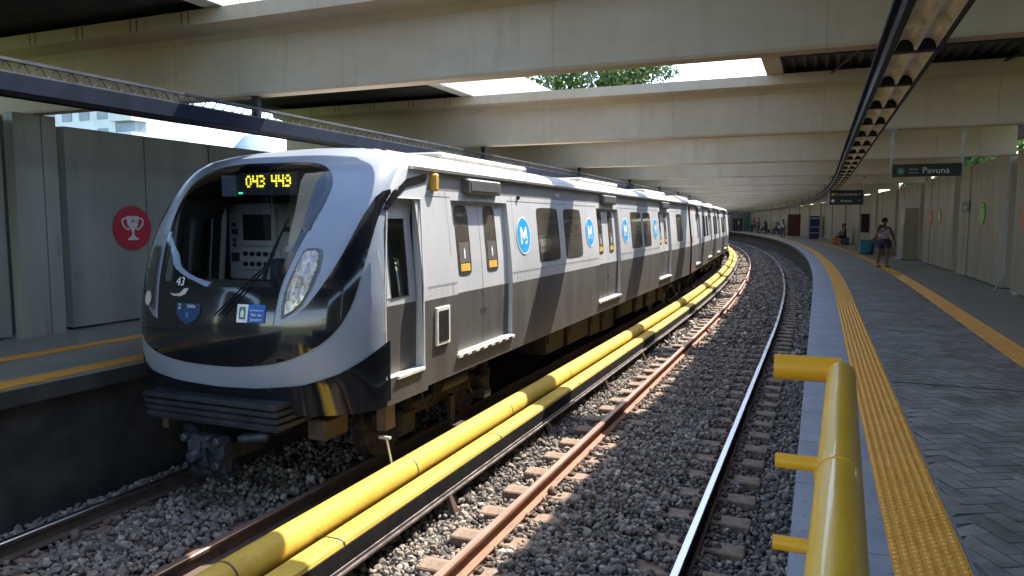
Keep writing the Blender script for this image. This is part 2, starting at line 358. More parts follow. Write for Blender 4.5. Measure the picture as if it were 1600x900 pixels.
# sleepers: separate things
CL = []
def sleeper(i, c, lab, grp, proto=[None]):
    s = (i + .5) * SP
    if proto[0] is None:
        m = MB(); m.box((-1.27, -.115, -.1), (1.27, .115, .0), bev=.015)
        o = m.build("sleeper", "sleeper_mat"); proto[0] = o
    else:
        o = proto[0].copy(); COL.objects.link(o)
    CL.append((o, i, c)) if (i < 26) else None
    p = loc(s, c); o.location = (p.x, p.y, -1.275 + random.uniform(-.006, .004)); o.rotation_euler = (0, 0, head(s) + random.uniform(-.012, .012))
    return tag(o, lab, "sleeper", grp)
for i in range(4, 105):
    sleeper(i, -1.765, "one of the worn tan sleepers under the empty track beside the long platform", "sleepers of the empty track")
for i in range(3, 14):
    sleeper(i, -5.45, "one of the shaded sleepers in front of and under the train's nose", "sleepers of the train's track")

proto_clip = None
for o, i, c in CL:
    for x in (-.95, -.72, .72, .95):
        if proto_clip is None:
            m = MB(); m.box((-.035, -.04, .0), (.035, .04, .028), bev=.008); m.tube([(0, -.045, .03), (0, 0, .045), (0, .045, .03)], .011, 6); cobj = m.build("rail_clip", "rail_dark"); proto_clip = cobj
        else: cobj = proto_clip.copy(); COL.objects.link(cobj)
        cobj.parent = o; cobj.location = (x, 0, 0)
# rails
RP = [(-.07, -.17), (.07, -.17), (.07, -.155), (.012, -.135), (.012, -.045), (.036, -.035), (.036, -.008), (.028, 0), (-.028, 0), (-.036, -.008), (-.036, -.035), (-.012, -.045), (-.012, -.135), (-.07, -.155)]
MI = [0] * 14; MI[7] = 1; MI[6] = 1; MI[8] = 1
def rail(o, mats, lab):
    m = MB(); m.sweep([(o + a, -1.1 + z) for a, z in RP], rng(-6, 17.5, 23.5) + rng(18.5, 150, 1.5), mis=MI)
    return tag(m.build("rail", mats, origin=(o, 3, -1.27)), lab, "rail")
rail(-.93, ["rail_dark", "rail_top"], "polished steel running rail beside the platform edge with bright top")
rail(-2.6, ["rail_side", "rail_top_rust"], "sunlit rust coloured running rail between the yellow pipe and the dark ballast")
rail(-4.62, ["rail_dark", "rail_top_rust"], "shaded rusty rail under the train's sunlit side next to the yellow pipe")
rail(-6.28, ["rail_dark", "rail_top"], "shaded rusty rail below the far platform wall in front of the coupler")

# third rails with yellow covers
def pipe_run():
    r = root("covered_pipe", (-3.86, 3, -1.3), "thick round yellow pipe running along the train side with dark joint rings", "pipe")
    s = -1.2; k = 0
    while s < 95:
        e = s + 2.55
        m = MB(); R_ = .135
        ring = [(-3.86 + R_ * math.cos(t), -.975 + R_ * math.sin(t)) for t in [i * math.pi / 10 for i in range(20)]]
        m.sweep(ring, rng(s + .01, e - .01, 1.3 if s < 18 else .7)); o = m.build("pipe_segment", "yellow_grp", r, smooth='auto')
        m = MB(); ring = [(-3.86 + .1365 * math.cos(t), -.975 + .1365 * math.sin(t)) for t in [i * math.pi / 10 for i in range(20)]]
        m.sweep(ring, [e - .009, e + .009]); m.build("joint_ring", "joint_black", o)
        s = e
    s = 1.4
    while s < 60:
        m = MB(); m.box((-3.95, s, -1.36), (-3.77, s + .08, -1.09), f=lambda p: loc(p[1], p[0], p[2])); m.build("support", "underframe", r); s += 3.0
pipe_run()
def third_rail():
    r = root("third_rail", (-3.42, 3, -1.3), "black sided power rail under a flat yellow cover board beside the round pipe", "third rail")
    s = -1.6
    while s < 95:
        e = s + 3.2; m = MB()
        m.sweep([(-3.69, -1.04), (-3.675, -1.0), (-3.64, -.985), (-3.52, -.985), (-3.475, -1.0), (-3.465, -1.03), (-3.48, -1.03), (-3.53, -1.0), (-3.63, -1.0), (-3.675, -1.04)], rng(s + .012, e - .012, 1.6 if s < 18 else .8))
        o = m.build("cover_board", "yellow_grp", r, smooth='auto')
        m = MB(); m.sweep([(-3.695, -1.045), (-3.678, -.997), (-3.64, -.981), (-3.52, -.981), (-3.472, -.997), (-3.46, -1.035)], [e - .009, e + .009]); m.build("joint_strip", "joint_black", o); s = e
    m = MB(); m.sweep([(-3.56, -1.2), (-3.44, -1.2), (-3.44, -1.18), (-3.49, -1.17), (-3.49, -1.12), (-3.45, -1.11), (-3.45, -1.06), (-3.55, -1.06), (-3.55, -1.11), (-3.51, -1.12), (-3.51, -1.17), (-3.56, -1.18)], rng(-2, 17.5, 19.5) + rng(18.5, 95, 1.5))
    m.build("power_rail", "third_rail_steel", r)
    m = MB(); m.sweep([(-3.47, -1.21), (-3.395, -1.21), (-3.395, -1.20), (-3.448, -1.195), (-3.448, -1.03), (-3.47, -1.03)], rng(-2, 17.5, 19.5) + rng(18.5, 95, 1.5)); m.build("shield_and_shade", "rubber_black", r)  # black side; its height and foot also stand in for shadow under the cover
    m = MB(); m.sweep([(-3.385, -1.185), (-3.36, -1.185), (-3.36, -1.165), (-3.385, -1.165)], rng(-2, 17.5, 19.5) + rng(18.5, 95, 1.5)); m.build("guide_bar", "third_rail_steel", r)
    s = .55
    while s < 60:
        m = MB()
        m.box((-3.52, s - .03, -1.38), (-3.46, s + .03, -1.2), f=lambda p: loc(p[1], p[0], p[2]))
        m.add([loc(s - .03, -3.36, -1.165), loc(s + .03, -3.36, -1.165), loc(s + .05, -3.27, -1.37), loc(s - .05, -3.27, -1.37), loc(s - .02, -3.40, -1.2), loc(s + .02, -3.40, -1.2), loc(s + .05, -3.33, -1.37), loc(s - .05, -3.33, -1.37)], [(0, 1, 2, 3), (4, 5, 1, 0), (5, 6, 2, 1), (4, 0, 3, 7), (4, 7, 6, 5), (7, 3, 2, 6)])
        m.build("bracket", "insulator", r); s += 2.95
third_rail()

# ------------------------------------------------------------------ platforms
L_FAR = 160
def strip(name, o0, o1, z, mat, s0=-8, s1=L_FAR, kind="structure", step=2.0):
    m = MB(); m.sweep([(o0, z), (o1, z)], rng(s0, s1, step), closed=False); return tag(m.build(name, mat), kind=kind)
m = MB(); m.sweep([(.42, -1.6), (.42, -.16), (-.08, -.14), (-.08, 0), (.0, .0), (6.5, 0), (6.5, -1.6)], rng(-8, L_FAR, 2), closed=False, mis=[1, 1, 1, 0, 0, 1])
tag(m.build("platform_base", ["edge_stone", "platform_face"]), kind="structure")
strip("platform_grout", .72, 2.10, .004, "grout")
strip("platform_tile_floor", 2.42, 4.35, .004, "tile_floor")
def tactile(o0, o1, lo, s_end, z0=.004, s0=1.0):
    m = MB(); m.sweep([(o0, z0), (o0, z0 + .006), (o1, z0 + .006), (o1, z0)], rng(s0 - 8, L_FAR, 2), closed=False)
    tag(m.build("tactile_strip", "tactile_yellow"), kind="structure")
    if s_end:
        V = []; F = []; w = (o1 - o0); n = 7
        for s in np.arange(s0, s_end, .05):
            for k in range(n):
                o = o0 + w * (k + .5) / n; q = len(V)
                for (r, z) in ((.0165, z0 + .006), (.010, z0 + .0135)):
                    for t in range(6): V.append(tuple(loc(s + r * 1.15 * math.sin(t * math.pi / 3), o + r * math.cos(t * math.pi / 3), z)))
                F += [(q + t, q + (t + 1) % 6, q + 6 + (t + 1) % 6, q + 6 + t) for t in range(6)] + [tuple(q + 6 + t for t in range(6))]
        me = bpy.data.meshes.new("tactile_bumps"); me.from_pydata(V, [], F); o = link("tactile_bumps", me, "tactile_yellow"); tag(o, kind="structure")
tactile(.37, .70, .0, 16); tactile(2.10, 2.42, .0, 24, s0=6)
# herringbone block paving, laid as separate blocks with open joints
def paving():
    V = []; F = []; L = .24; W = .12; gp = .0035
    ca, sa = math.cos(rad(28)), math.sin(rad(28))
    for i in range(-150, 150):
        for j in range(-150, 150):
            q4 = (i - j) % 4
            if q4 not in (0, 3): continue
            for kind in (0,):
                x = i * W; y = j * W
                if q4 == 0: x0, y0, x1, y1 = x, y, x + L, y + W
                else: x0, y0, x1, y1 = x, y, x + W, y + L
                cx, cy = (x0 + x1) / 2, (y0 + y1) / 2
                ox = cx * ca - cy * sa; oy = cx * sa + cy * ca + 9
                if not (.60 < ox < 2.22 and 1.0 < oy < 26): continue
                q = len(V); ok = True; c4 = []
                for (a, b_) in ((x0 + gp, y0 + gp), (x1 - gp, y0 + gp), (x1 - gp, y1 - gp), (x0 + gp, y1 - gp)):
                    u = a * ca - b_ * sa; v = a * sa + b_ * ca + 9; u = min(max(u, .715), 2.098); c4.append((u, v))
                if max(c[0] for c in c4) - min(c[0] for c in c4) < .004: continue
                dz = random.uniform(-.0012, .0012)
                V += [tuple(loc(v, u, .009 + dz)) for u, v in c4]; F.append((q, q + 1, q + 2, q + 3))
    me = bpy.data.meshes.new("paving"); me.from_pydata(V, [], F)
    at = me.attributes.new("tone", 'FLOAT', 'FACE'); at.data.foreach_set("value", RNG.random(len(F)).astype(np.float32))
    m_, nt, bb = newmat("paving_block"); a = nt.nodes.new("ShaderNodeAttribute"); a.attribute_name = "tone"
    r = ramp(nt, a.outputs["Fac"], [(0, (.285, .27, .24)), (.5, (.335, .318, .285)), (1, (.39, .37, .335))]); v = coord(nt)
    f = noise(nt, v, 1.7, 8, .72); r2 = ramp(nt, f, [(.32, (.5, .49, .47)), (.6, (1.08, 1.08, 1.08))]); nt.links.new(mix(nt, 1.0, r.outputs[0], r2.outputs[0], 'MULTIPLY'), bb.inputs["Base Color"])
    mr = nt.nodes.new("ShaderNodeMapRange"); mr.inputs[3].default_value = .28; mr.inputs[4].default_value = .6; nt.links.new(f, mr.inputs[0]); nt.links.new(mr.outputs[0], bb.inputs["Roughness"])
    bump(nt, bb, noise(nt, v, 90, 4), .25, .003); M["paving_block"] = m_
    tag(link("paving", me, "paving_block"), kind="structure")
paving()
strip("far_paving", .72, 2.10, .008, "paver", 25.9, L_FAR)
m = MB()
for s in rng(1.1, 60, .92): m.sweep([(-.079, .0025), (.368, .0025)], [s, s + .006], closed=False)
tag(m.build("edge_joints", "grout"), kind="structure")
m = MB(); m.sweep([(.72, .0115), (4.2, .0115)], [8.05, 8.075], closed=False); tag(m.build("expansion_joint", "dark_joint"), kind="structure")
# platform beyond the train
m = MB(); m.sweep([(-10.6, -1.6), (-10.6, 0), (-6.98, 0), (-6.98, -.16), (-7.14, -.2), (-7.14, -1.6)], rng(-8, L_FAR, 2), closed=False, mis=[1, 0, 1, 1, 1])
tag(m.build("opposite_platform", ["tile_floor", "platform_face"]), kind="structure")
strip("opposite_edge_strip", -7.02, -6.985, .004, "edge_stone")
for o0, o1 in ((-7.42, -7.14), (-8.72, -8.50)):
    m = MB(); m.sweep([(o0, .004), (o0, .012), (o1, .012), (o1, .004)], rng(-6, L_FAR, 2), closed=False); tag(m.build("opposite_tactile_strip", "tactile_yellow"), kind="structure")
m = MB()
for s0 in (4.35, 4.72): m.add([loc(s0, -7.12, .007), loc(s0 + .16, -7.12, .007), loc(s0 + .3, -6.99, .007), loc(s0 + .14, -6.99, .007)], [(0, 1, 2, 3)])
tag(m.build("painted_chevrons", "gold_vinyl"), kind="structure")

# ------------------------------------------------------------------ walls
BEAM_S = [6.9 + 6.38 * k for k in range(-2, 22)]
ORD = ["first", "second", "third", "fourth", "fifth", "sixth", "seventh", "eighth", "ninth", "tenth", "eleventh", "twelfth", "thirteenth", "fourteenth", "fifteenth", "sixteenth", "seventeenth", "eighteenth", "nineteenth", "twentieth", "twenty-first", "twenty-second", "twenty-third", "twenty-fourth", "twenty-fifth"]
def wall(sgn, oin, top, mat, label):
    """precast panels between recessed columns under each beam"""
    r = root("station_wall", loc(10, oin), label, "wall")
    f = lambda p: loc(p[1], p[0], p[2])
    for k, bs in enumerate(BEAM_S[:-1]):
        a = bs + .55; e = BEAM_S[k + 1] - .35; n = 4; w = (e - a) / n
        m = MB()
        for i in range(n):
            t = .016 if i in (0, 3) else 0
            x0 = oin - sgn * t; x1 = oin + sgn * .22
            m.sweep([(x0, .03), (x0, top), (x1, top), (x1, .03)], rng(a + i * w + (.014 if i else 0), a + (i + 1) * w - (.014 if i < 3 else 0), 1.6))
        m.build("wall_panel", mat, r)
        m = MB(); x0 = oin + sgn * .20; m.sweep([(x0, 0), (x0, top - .02), (x0 + sgn * .03, top - .02), (x0 + sgn * .03, 0)], rng(a, e, 1.6)); m.build("joint_backing", "dark_joint", r)
        m = MB(); x0 = oin + sgn * .34; x1 = oin + sgn * .6
        m.sweep([(x0, 0), (x0, 3.04), (x1, 3.04), (x1, 0)], [bs - .30, bs, bs + .50]); m.build("wall_column", mat, r)
    return r
wall(1, 4.0, 3.13, "wall_right", "olive grey concrete panel wall behind the waiting passengers on the long platform")
wl_ = wall(-1, -10.1, 2.95, "wall_left", "bluish grey concrete wall behind the train with a red trophy sign on it")
# broad pilaster on the shaded wall
m = MB(); m.sweep([(-9.93, 0), (-9.93, 3.04), (-10.12, 3.04), (-10.12, 0)], [6.62, 7.0]); m.sweep([(-9.93, 0), (-9.93, 3.04), (-10.12, 3.04), (-10.12, 0)], [7.015, 7.22]); m.build("wall_column", "wall_left", wl_)
# down pipes on the platform wall
def downpipe(s, lab):
    m = MB(); m.tube([loc(s, 3.90, 3.06), loc(s, 3.90, .45), loc(s - .02, 3.88, .35), loc(s - .35, 3.70, .05), loc(s - .38, 3.68, .012)], .028, 8)
    tag(m.build("downpipe", "pole_grey", smooth='auto', origin=tuple(loc(s, 3.9, 0))), lab, "pipe")
downpipe(19.62, "thin grey rainwater pipe on the wall between the red sign and the green sign")

# ------------------------------------------------------------------ roof
BZ = 3.05; BT = 3.95
for k, bs in enumerate(BEAM_S):
    m = MB(); th = head(bs); C = loc(bs, 0)
    rt = Vector((math.cos(th), math.sin(th), 0)); fw = Vector((-math.sin(th), math.cos(th), 0))
    f = lambda p: C + rt * p[0] + fw * p[1] + Vector((0, 0, p[2]))
    prof = [(0, BZ), (.20, BZ), (.235, BZ + .03), (.22, 3.70), (.30, 3.76), (.66, 3.79), (.66, BT), (-.42, BT), (-.42, 3.79), (-.08, 3.76), (0, 3.70), (-.015, BZ + .03)]
    V = []; F = []; n = len(prof); xs = [-10.9, -10.0, -8, -6.2, -3.5, -.9, 1.5, 4.02]
    for x in xs:
        for y, z in prof: V.append(f((x, y, z)))
    for i in range(len(xs) - 1):
        for j in range(n): q = (j + 1) % n; F.append((i * n + j, i * n + q, (i + 1) * n + q, (i + 1) * n + j))
    F.append(tuple(range(n))); F.append(tuple(range(len(V) - n, len(V))[::-1]))
    m.add(V, F)
    seen = k - 2
    lab = ("big concrete roof beam that crosses just above the train's windshield" if seen == 0 else
           "concrete roof beam %s in line from the one over the windshield, going down the platform" % ORD[seen] if seen > 0 else
           "concrete roof beam %s behind the viewer" % ("just" if k == 1 else "two bays"))
    tag(m.build("roof_beam", "beam_concrete", origin=tuple(C)), lab, "roof beam", "concrete roof beams")
for bo_ in [o for o in bpy.data.objects if o.name.startswith("roof_beam")]:
    c = bo_.location
    if not 5 < c.y < 27: continue
    m = MB()
    for x in (-9.9, -9.3, -9.2, -8.45, -8.35, -7.55, -7.45, -6.75, -6.65):
        m.box((x, c.y - .4225, 3.80), (x + .012, c.y - .419, 3.945))
    m.build("fascia_joint", "dark_joint", bo_)
def deck(o0, o1, label, sgn):
    r = root("station_roof", loc(10, (o0 + o1) / 2, 4), label, "roof")
    m = MB(); w = .16; pts = []; x = o0; i = 0
    while x < o1:
        pts += [(x, 4.02), (x + .05, 4.07), (x + .11, 4.07), (min(x + .16, o1), 4.02)]; x += .16
    m.sweep(pts + [(o1, 4.16), (o0, 4.16)], rng(-8, 17.5, 25) + rng(20, 150, 2.6)); m.build("corrugated_deck", "roof_sheet", r)
    return r
rR = deck(-.60, 5.6, "dark corrugated roof above the long platform", 1)
rL = deck(-11.6, -6.40, "dark corrugated roof above the opposite platform", -1)
def upstand(r, o0, o1, top, mat):
    m = MB(); 
    for k in range(len(BEAM_S) - 1):
        m.sweep([(o0, 3.955), (o1, 3.955), (o1, top), (o0, top)], rng(BEAM_S[k] + .67, BEAM_S[k + 1] - .43, 2.0))
    m.sweep([(o0, 3.96), (o1, 3.96), (o1, top), (o0, top)], [0, 0.001])
    m.build("parapet", mat, r)
def upstand_seg(r, o0, o1, top, mat):
    s = -6.0
    while s < 140:
        m = MB(); m.sweep([(o0, 3.955), (o1, 3.955), (o1, top), (o0, top)], rng(s + .01, s + 3.18, 1.6)); m.build("parapet", mat, r); s += 3.19
upstand_seg(rR, -.87, -.61, 4.77, "beam_concrete")
upstand_seg(rL, -6.39, -6.15, 4.77, "white_concrete")
# steel bracing under the deck over the platform
def brace(k):
    bs = BEAM_S[k]; a = bs + .75; e = BEAM_S[k + 1] - .5
    m = MB(); 
    for (o_a, o_b) in ((.1, 1.2), (1.2, .1), (2.4, 3.5), (3.5, 2.4)): m.tube([loc(a, o_a, 3.90), loc(e, o_b, 3.90)], .02, 6)
    for t in (.25, .5, .75): m.box((-.55, a + (e - a) * t, 3.93), (4.2, a + (e - a) * t + .06, 4.015), f=lambda p: loc(p[1], p[0], p[2]))
    m.build("roof_purlin", "dark_steel", rR)
    m = MB(); 
    for t in (.25, .5, .75): m.box((-11, a + (e - a) * t, 3.93), (-6.42, a + (e - a) * t + .06, 4.015), f=lambda p: loc(p[1], p[0], p[2]))
    m.build("roof_purlin", "dark_steel", rL)
for k in range(0, 12): brace(k)

# ------------------------------------------------------------------ service galleries hung below the beams
def light_gantry():
    r = root("light_gantry", loc(4, .5, 2.6), "long curving black lighting trough hanging over the platform edge", "light trough")
    o0, o1, zb, zt = .375, .605, 2.60, 2.72
    ss = rng(-2, 17.5, 19.5) + rng(18.5, 120, 1.5)
    for (a, b_) in ((o0 - .035, o0), (o1, o1 + .02)):
        m = MB(); m.sweep([(a, zb), (b_, zb), (b_, zt), (a, zt)], ss); m.build("side_panel", "dark_steel", r)
    m = MB(); m.sweep([(o0 - .065, zt - .03), (o0 - .037, zt - .03), (o0 - .037, zt), (o0 - .065, zt)], ss); m.build("cable_tray", "navy_steel", r)
    m = MB(); m.sweep([(o0, zt - .01), (o1, zt - .01), (o1, zt), (o0, zt)], ss); m.build("top_panel", "dark_steel", r)
    s = -.9; k = 0
    while s < 62:
        e = s + 1.16; c = (o0 + o1) / 2
        m = MB()
        for (a, b_) in ((o0 + .008, c - .010), (c + .010, o1 - .008)):
            mid = (a + b_) / 2; hw = (b_ - a) / 2
            arc = [(mid + hw * math.cos(t), zb + .008 + .06 * math.sin(t)) for t in [math.pi * i / 8 for i in range(9)]]
            arc2 = [(mid + (hw + .003) * math.cos(t), zb + .008 + .064 * math.sin(t)) for t in [math.pi * i / 8 for i in range(8, -1, -1)]]
            m.sweep(arc + arc2, [s + .03, e - .03])
            for q in (s + .03, (s + e) / 2 - .008):   # cross baffles
                V = [loc(q, o, z) for o, z in arc] + [loc(q + .014, o, z) for o, z in arc]; nn = len(arc)
                m.add(V, [tuple(range(nn)), tuple(range(2 * nn - 1, nn - 1, -1))] + [(i, i + 1, nn + i + 1, nn + i) for i in range(nn - 1)] + [(nn - 1, 0, nn, 2 * nn - 1)])
        o = m.build("light_fixture", "aluminium", r, smooth=False)
        m = MB(); m.sweep([(c - .008, zb + .002), (c + .008, zb + .002), (c + .008, zb + .06), (c - .008, zb + .06)], [s + .03, e - .03]); m.build("centre_strip", "tube_white", o)
        m = MB(); m.sweep([(o0, zb + .0), (o1, zb + .0), (o1, zb + .1), (o0, zb + .1)], [e - .02, e + .05]); m.build("divider", "dark_steel", r)
        s = e + .04; k += 1
    for bs in BEAM_S[1:19]:
        m = MB(); m.box((.44, bs + .05, zt), (.46, bs + .11, BZ), f=lambda p: loc(p[1], p[0], p[2])); m.box((.52, bs + .05, zt), (.54, bs + .11, BZ), f=lambda p: loc(p[1], p[0], p[2])); m.build("hanger", "dark_steel", r)
light_gantry()
def cable_gallery():
    r = root("cable_gallery", loc(4, -6.1, 2.6), "navy steel cable gallery with a lattice rail hung above the train", "cable gallery")
    ss = rng(-2, 17.5, 19.5) + rng(18.5, 70, 1.5)
    m = MB(); m.sweep([(-6.02, 2.63), (-5.98, 2.63), (-5.98, 2.77), (-6.02, 2.77)], ss); m.build("side_panel", "navy_steel", r)
    m = MB(); m.sweep([(-6.34, 2.63), (-6.30, 2.63), (-6.30, 2.77), (-6.34, 2.77)], ss); m.build("side_panel", "navy_steel", r)
    m = MB(); m.sweep([(-6.30, 2.64), (-6.02, 2.64), (-6.02, 2.66), (-6.30, 2.66)], ss); m.build("bottom_panel", "dark_steel", r)
    m = MB(); m.sweep([(-6.02, 2.865), (-5.98, 2.865), (-5.98, 2.89), (-6.02, 2.89)], ss); m.sweep([(-6.0, 2.77), (-5.985, 2.77), (-5.985, 2.785), (-6.0, 2.785)], ss)
    s = -1.0
    while s < 26:
        m.tube([loc(s, -5.995, 2.78), loc(s + .07, -5.995, 2.87)], .007, 4, cap=False); m.tube([loc(s + .07, -5.995, 2.87), loc(s + .14, -5.995, 2.78)], .007, 4, cap=False); s += .14
    m.build("lattice_rail", "gallery_lattice", r)
    for bs in BEAM_S[1:9]:
        m = MB(); m.box((-6.2, bs + .05, 2.77), (-6.12, bs + .12, BZ), f=lambda p: loc(p[1], p[0], p[2])); m.build("hanger", "dark_steel", r)
cable_gallery()

# ------------------------------------------------------------------ the train
ZT = 2.17; ZR = 2.44
def halfw(z):
    if z <= ZT:
        t = max(0, (z - .75)) / (ZT - .75); return 1.50 - .14 * t ** 1.3 - .03 * max(0, .3 - z)
    t = min(1, (z - ZT) / (ZR - ZT)); return 1.36 * max(0, 1 - t ** 2.0) ** (1 / 2.4)
YCP = [(-.6, 5.62), (-.15, 5.54), (.2, 5.44), (.6, 5.43), (1.0, 5.51), (1.4, 5.69), (1.8, 5.97), (2.1, 6.22), (2.25, 6.45), (2.36, 6.78), (ZR, 7.2)]
def ip(x, P_):
    if x <= P_[0][0]: return P_[0][1]
    for (a, b_), (c, d) in zip(P_, P_[1:]):
        if x <= c: return b_ + (d - b_) * (x - a) / (c - a)
    return P_[-1][1]
def yc(z): return sum(ip(z + .12 * (i - 3) / 3, YCP) for i in range(7)) / 7 if z < 2.25 else ip(z, YCP)
def yend(z): return 6.5 if z < 1.5 else 6.5 + .8 * ((z - 1.5) / (ZR - 1.5)) ** 2
NP_ = 2.85
def NPt(u, z, off=0.0):
    w = halfw(z); au = abs(u); sg = 1 if u >= 0 else -1
    if au >= 1: p = Vector((XC + sg * w, yend(z) + (au - 1), z)); nrm = Vector((sg, 0, .12)).normalized(); return p + nrm * off
    x = w * math.sin(au * math.pi / 2); A = yc(z); E = max(yend(z), A + .02)
    y = A + (E - A) * (1 - max(0., 1 - (x / max(w, 1e-6)) ** NP_) ** (1 / NP_)); p = Vector((XC + sg * x, y, z))
    if off:
        e = 1e-3; du = NPt(min(u + e, .9995), z) - NPt(u - e, z); dz = NPt(u, min(z + e, ZR - 1e-4)) - NPt(u, z - e)
        n = du.cross(dz)
        if n.length > 1e-12:
            n.normalize(); n = n if n.y < .2 and n.y <= abs(n.y) and n.dot(Vector((sg * .5, -1, .2))) > 0 else -n
            p = p + n * off
    return p
def inside(pt, poly):
    x, y = pt; c = False; n = len(poly)
    for i in range(n):
        x1, y1 = poly[i]; x2, y2 = poly[(i + 1) % n]
        if (y1 > y) != (y2 > y) and x < (x2 - x1) * (y - y1) / (y2 - y1) + x1: c = not c
    return c
def smooth_poly(P_, k=1):
    for _ in range(k):
        Q = []
        for i in range(len(P_)):
            a = P_[i]; b_ = P_[(i + 1) % len(P_)]; Q += [(a[0] * .75 + b_[0] * .25, a[1] * .75 + b_[1] * .25), (a[0] * .25 + b_[0] * .75, a[1] * .25 + b_[1] * .75)]
        P_ = Q
    return P_
def patch(name, outer, off, mat, parent, fn=None, holes=(), step=(.03, .045), smooth=True):
    fn = fn or NPt; verts = []; edges = []
    for loop in (outer, *holes):
        k0 = len(verts); L = []
        for i in range(len(loop)):
            a = loop[i]; b_ = loop[(i + 1) % len(loop)]; n = max(1, int(max(abs(b_[0] - a[0]) / step[0], abs(b_[1] - a[1]) / step[1])))
            for t in range(n): L.append((a[0] + (b_[0] - a[0]) * t / n, a[1] + (b_[1] - a[1]) * t / n))
        verts += L; n = len(L); edges += [(k0 + i, k0 + (i + 1) % n) for i in range(n)]
    us = [p[0] for p in outer]; zs = [p[1] for p in outer]
    x = math.floor(min(us) / step[0]) * step[0]
    while x < max(us):
        z = math.floor(min(zs) / step[1]) * step[1]
        while z < max(zs):
            if inside((x, z), outer) and not any(inside((x, z), h) for h in holes): verts.append((x, z))
            z += step[1]
        x += step[0]
    vo, eo, fo, *_ = delaunay_2d_cdt([Vector(v) for v in verts], edges, [], 0, 1e-6)
    F = []
    for f in fo:
        c = (sum(vo[i].x for i in f) / len(f), sum(vo[i].y for i in f) / len(f))
        if inside(c, outer) and not any(inside(c, h) for h in holes): F.append(tuple(f))
    me = bpy.data.meshes.new(name); me.from_pydata([tuple(fn(v.x, v.y, off)) for v in vo], [], F); me.update()
    return link(name, me, mat, parent, smooth)

TR = root("metro_train", (XC, 5.4, -1.1), "silver and grey metro train with a black curved nose standing at the opposite platform", "train")
# outlines on the nose, (u, z)
half_panel = [(0, 2.205), (.2, 2.21), (.335, 2.175), (.425, 2.09), (.47, 1.98), (.475, 1.85), (.455, 1.68), (.415, 1.45), (.375, 1.2), (.35, 1.0), (.333, .8), (.322, .58), (.315, .42)]
PANEL = half_panel + [(-u, z) for u, z in half_panel[::-1][:-1]]
half_ws = [(0, 2.175), (.19, 2.18), (.315, 2.145), (.395, 2.07), (.437, 1.97), (.44, 1.85), (.422, 1.68), (.384, 1.45), (.343, 1.2), (.315, 1.02), (.28, .965), (0, .945)]
WS = half_ws + [(-u, z) for u, z in half_ws[::-1][1:-1]]
PANEL = smooth_poly(PANEL, 2); WS = smooth_poly(WS, 2)
half_smile_out = [(0, .185), (.18, .20), (.36, .26), (.52, .39), (.64, .56), (.72, .80), (.775, 1.10), (.83, 1.42), (.89, 1.72), (.97, 1.93)]
half_smile_in = [(.83, 1.88), (.75, 1.66), (.66, 1.32), (.57, 1.02), (.45, .72), (.325, .58)]
SM = half_smile_out + half_smile_in + [(-u, z) for u, z in half_smile_in[::-1]] + [(-u, z) for u, z in half_smile_out[::-1][:-1]]
SM = smooth_poly(SM, 1)
# shell
CABD = (.93, 1.50, .0, 1.83)      # cab door opening in (u, z)
def chin(u):                       # lower edge of the silver nose
    return ip(abs(u), [(0, -.03), (.2, -.015), (.45, .04), (.64, .14), (.8, .27), (.92, .38), (1.02, .45)])
us = sorted(set([round(-1.6 + .1 * i, 3) for i in range(7)] + [round(-1 + .02 * i, 4) for i in range(101)] + [round(1 + .1 * i, 3) for i in range(7)] + [.93, 1.50, -.93, -1.5]))
zs = sorted(set([round(-.28 + .0287 * i, 4) for i in range(1, 63)] + [-.28, 0.0, .72, 1.5, 1.83] + [1.83 + (ZR - 1.83) * math.sin(math.pi / 2 * i / 20) for i in range(1, 21)]))
zs = [z for i, z in enumerate(zs) if i == 0 or z - zs[i - 1] > .004]; zs[-1] = ZR - .0005
WSX = [(u * 1.035, z + (.012 if z > 1.5 else -.015)) for u, z in WS]
V = [tuple(NPt(u, z)) for z in zs for u in us]; F = []; mm = []
nu = len(us)
for j in range(len(zs) - 1):
    for i in range(nu - 1):
        uc = (us[i] + us[i + 1]) / 2; zc = (zs[j] + zs[j + 1]) / 2
        if inside((uc, zc), WSX): continue
        if CABD[0] < abs(uc) < CABD[1] and CABD[2] < zc < CABD[3]: continue
        if abs(uc) > .93: mi = 2 if zc < .72 else 1
        elif zc < chin(uc) - .06: mi = 3
        else: mi = 0
        F.append((j * nu + i, j * nu + i + 1, (j + 1) * nu + i + 1, (j + 1) * nu + i)); mm.append(mi)
me = bpy.data.meshes.new("nose_shell"); me.from_pydata(V, [], F); me.polygons.foreach_set("material_index", mm)
nose = link("nose_shell", me, ["train_mask", "train_silver", "train_grey", "gloss_black"], TR, True)
# black skirt sheet gives the chin a crisp edge
hs = [(u, chin(u)) for u in (0, .1, .2, .32, .45, .55, .64, .72, .8, .86, .92, .95)]
SK = [(-u, z) for u, z in hs[::-1][:-1]] + hs + [(.95, -.22), (.8, -.25), (.5, -.24), (-.5, -.24), (-.8, -.25), (-.95, -.22)]
patch("lower_skirt", SK, .012, "gloss_black", TR)
patch("black_face_panel", PANEL, .010, "gloss_black", TR, holes=[WS])
patch("curved_black_band", SM, .014, "gloss_black", TR)
patch("windshield", WS, .007, "windshield_glass", TR)
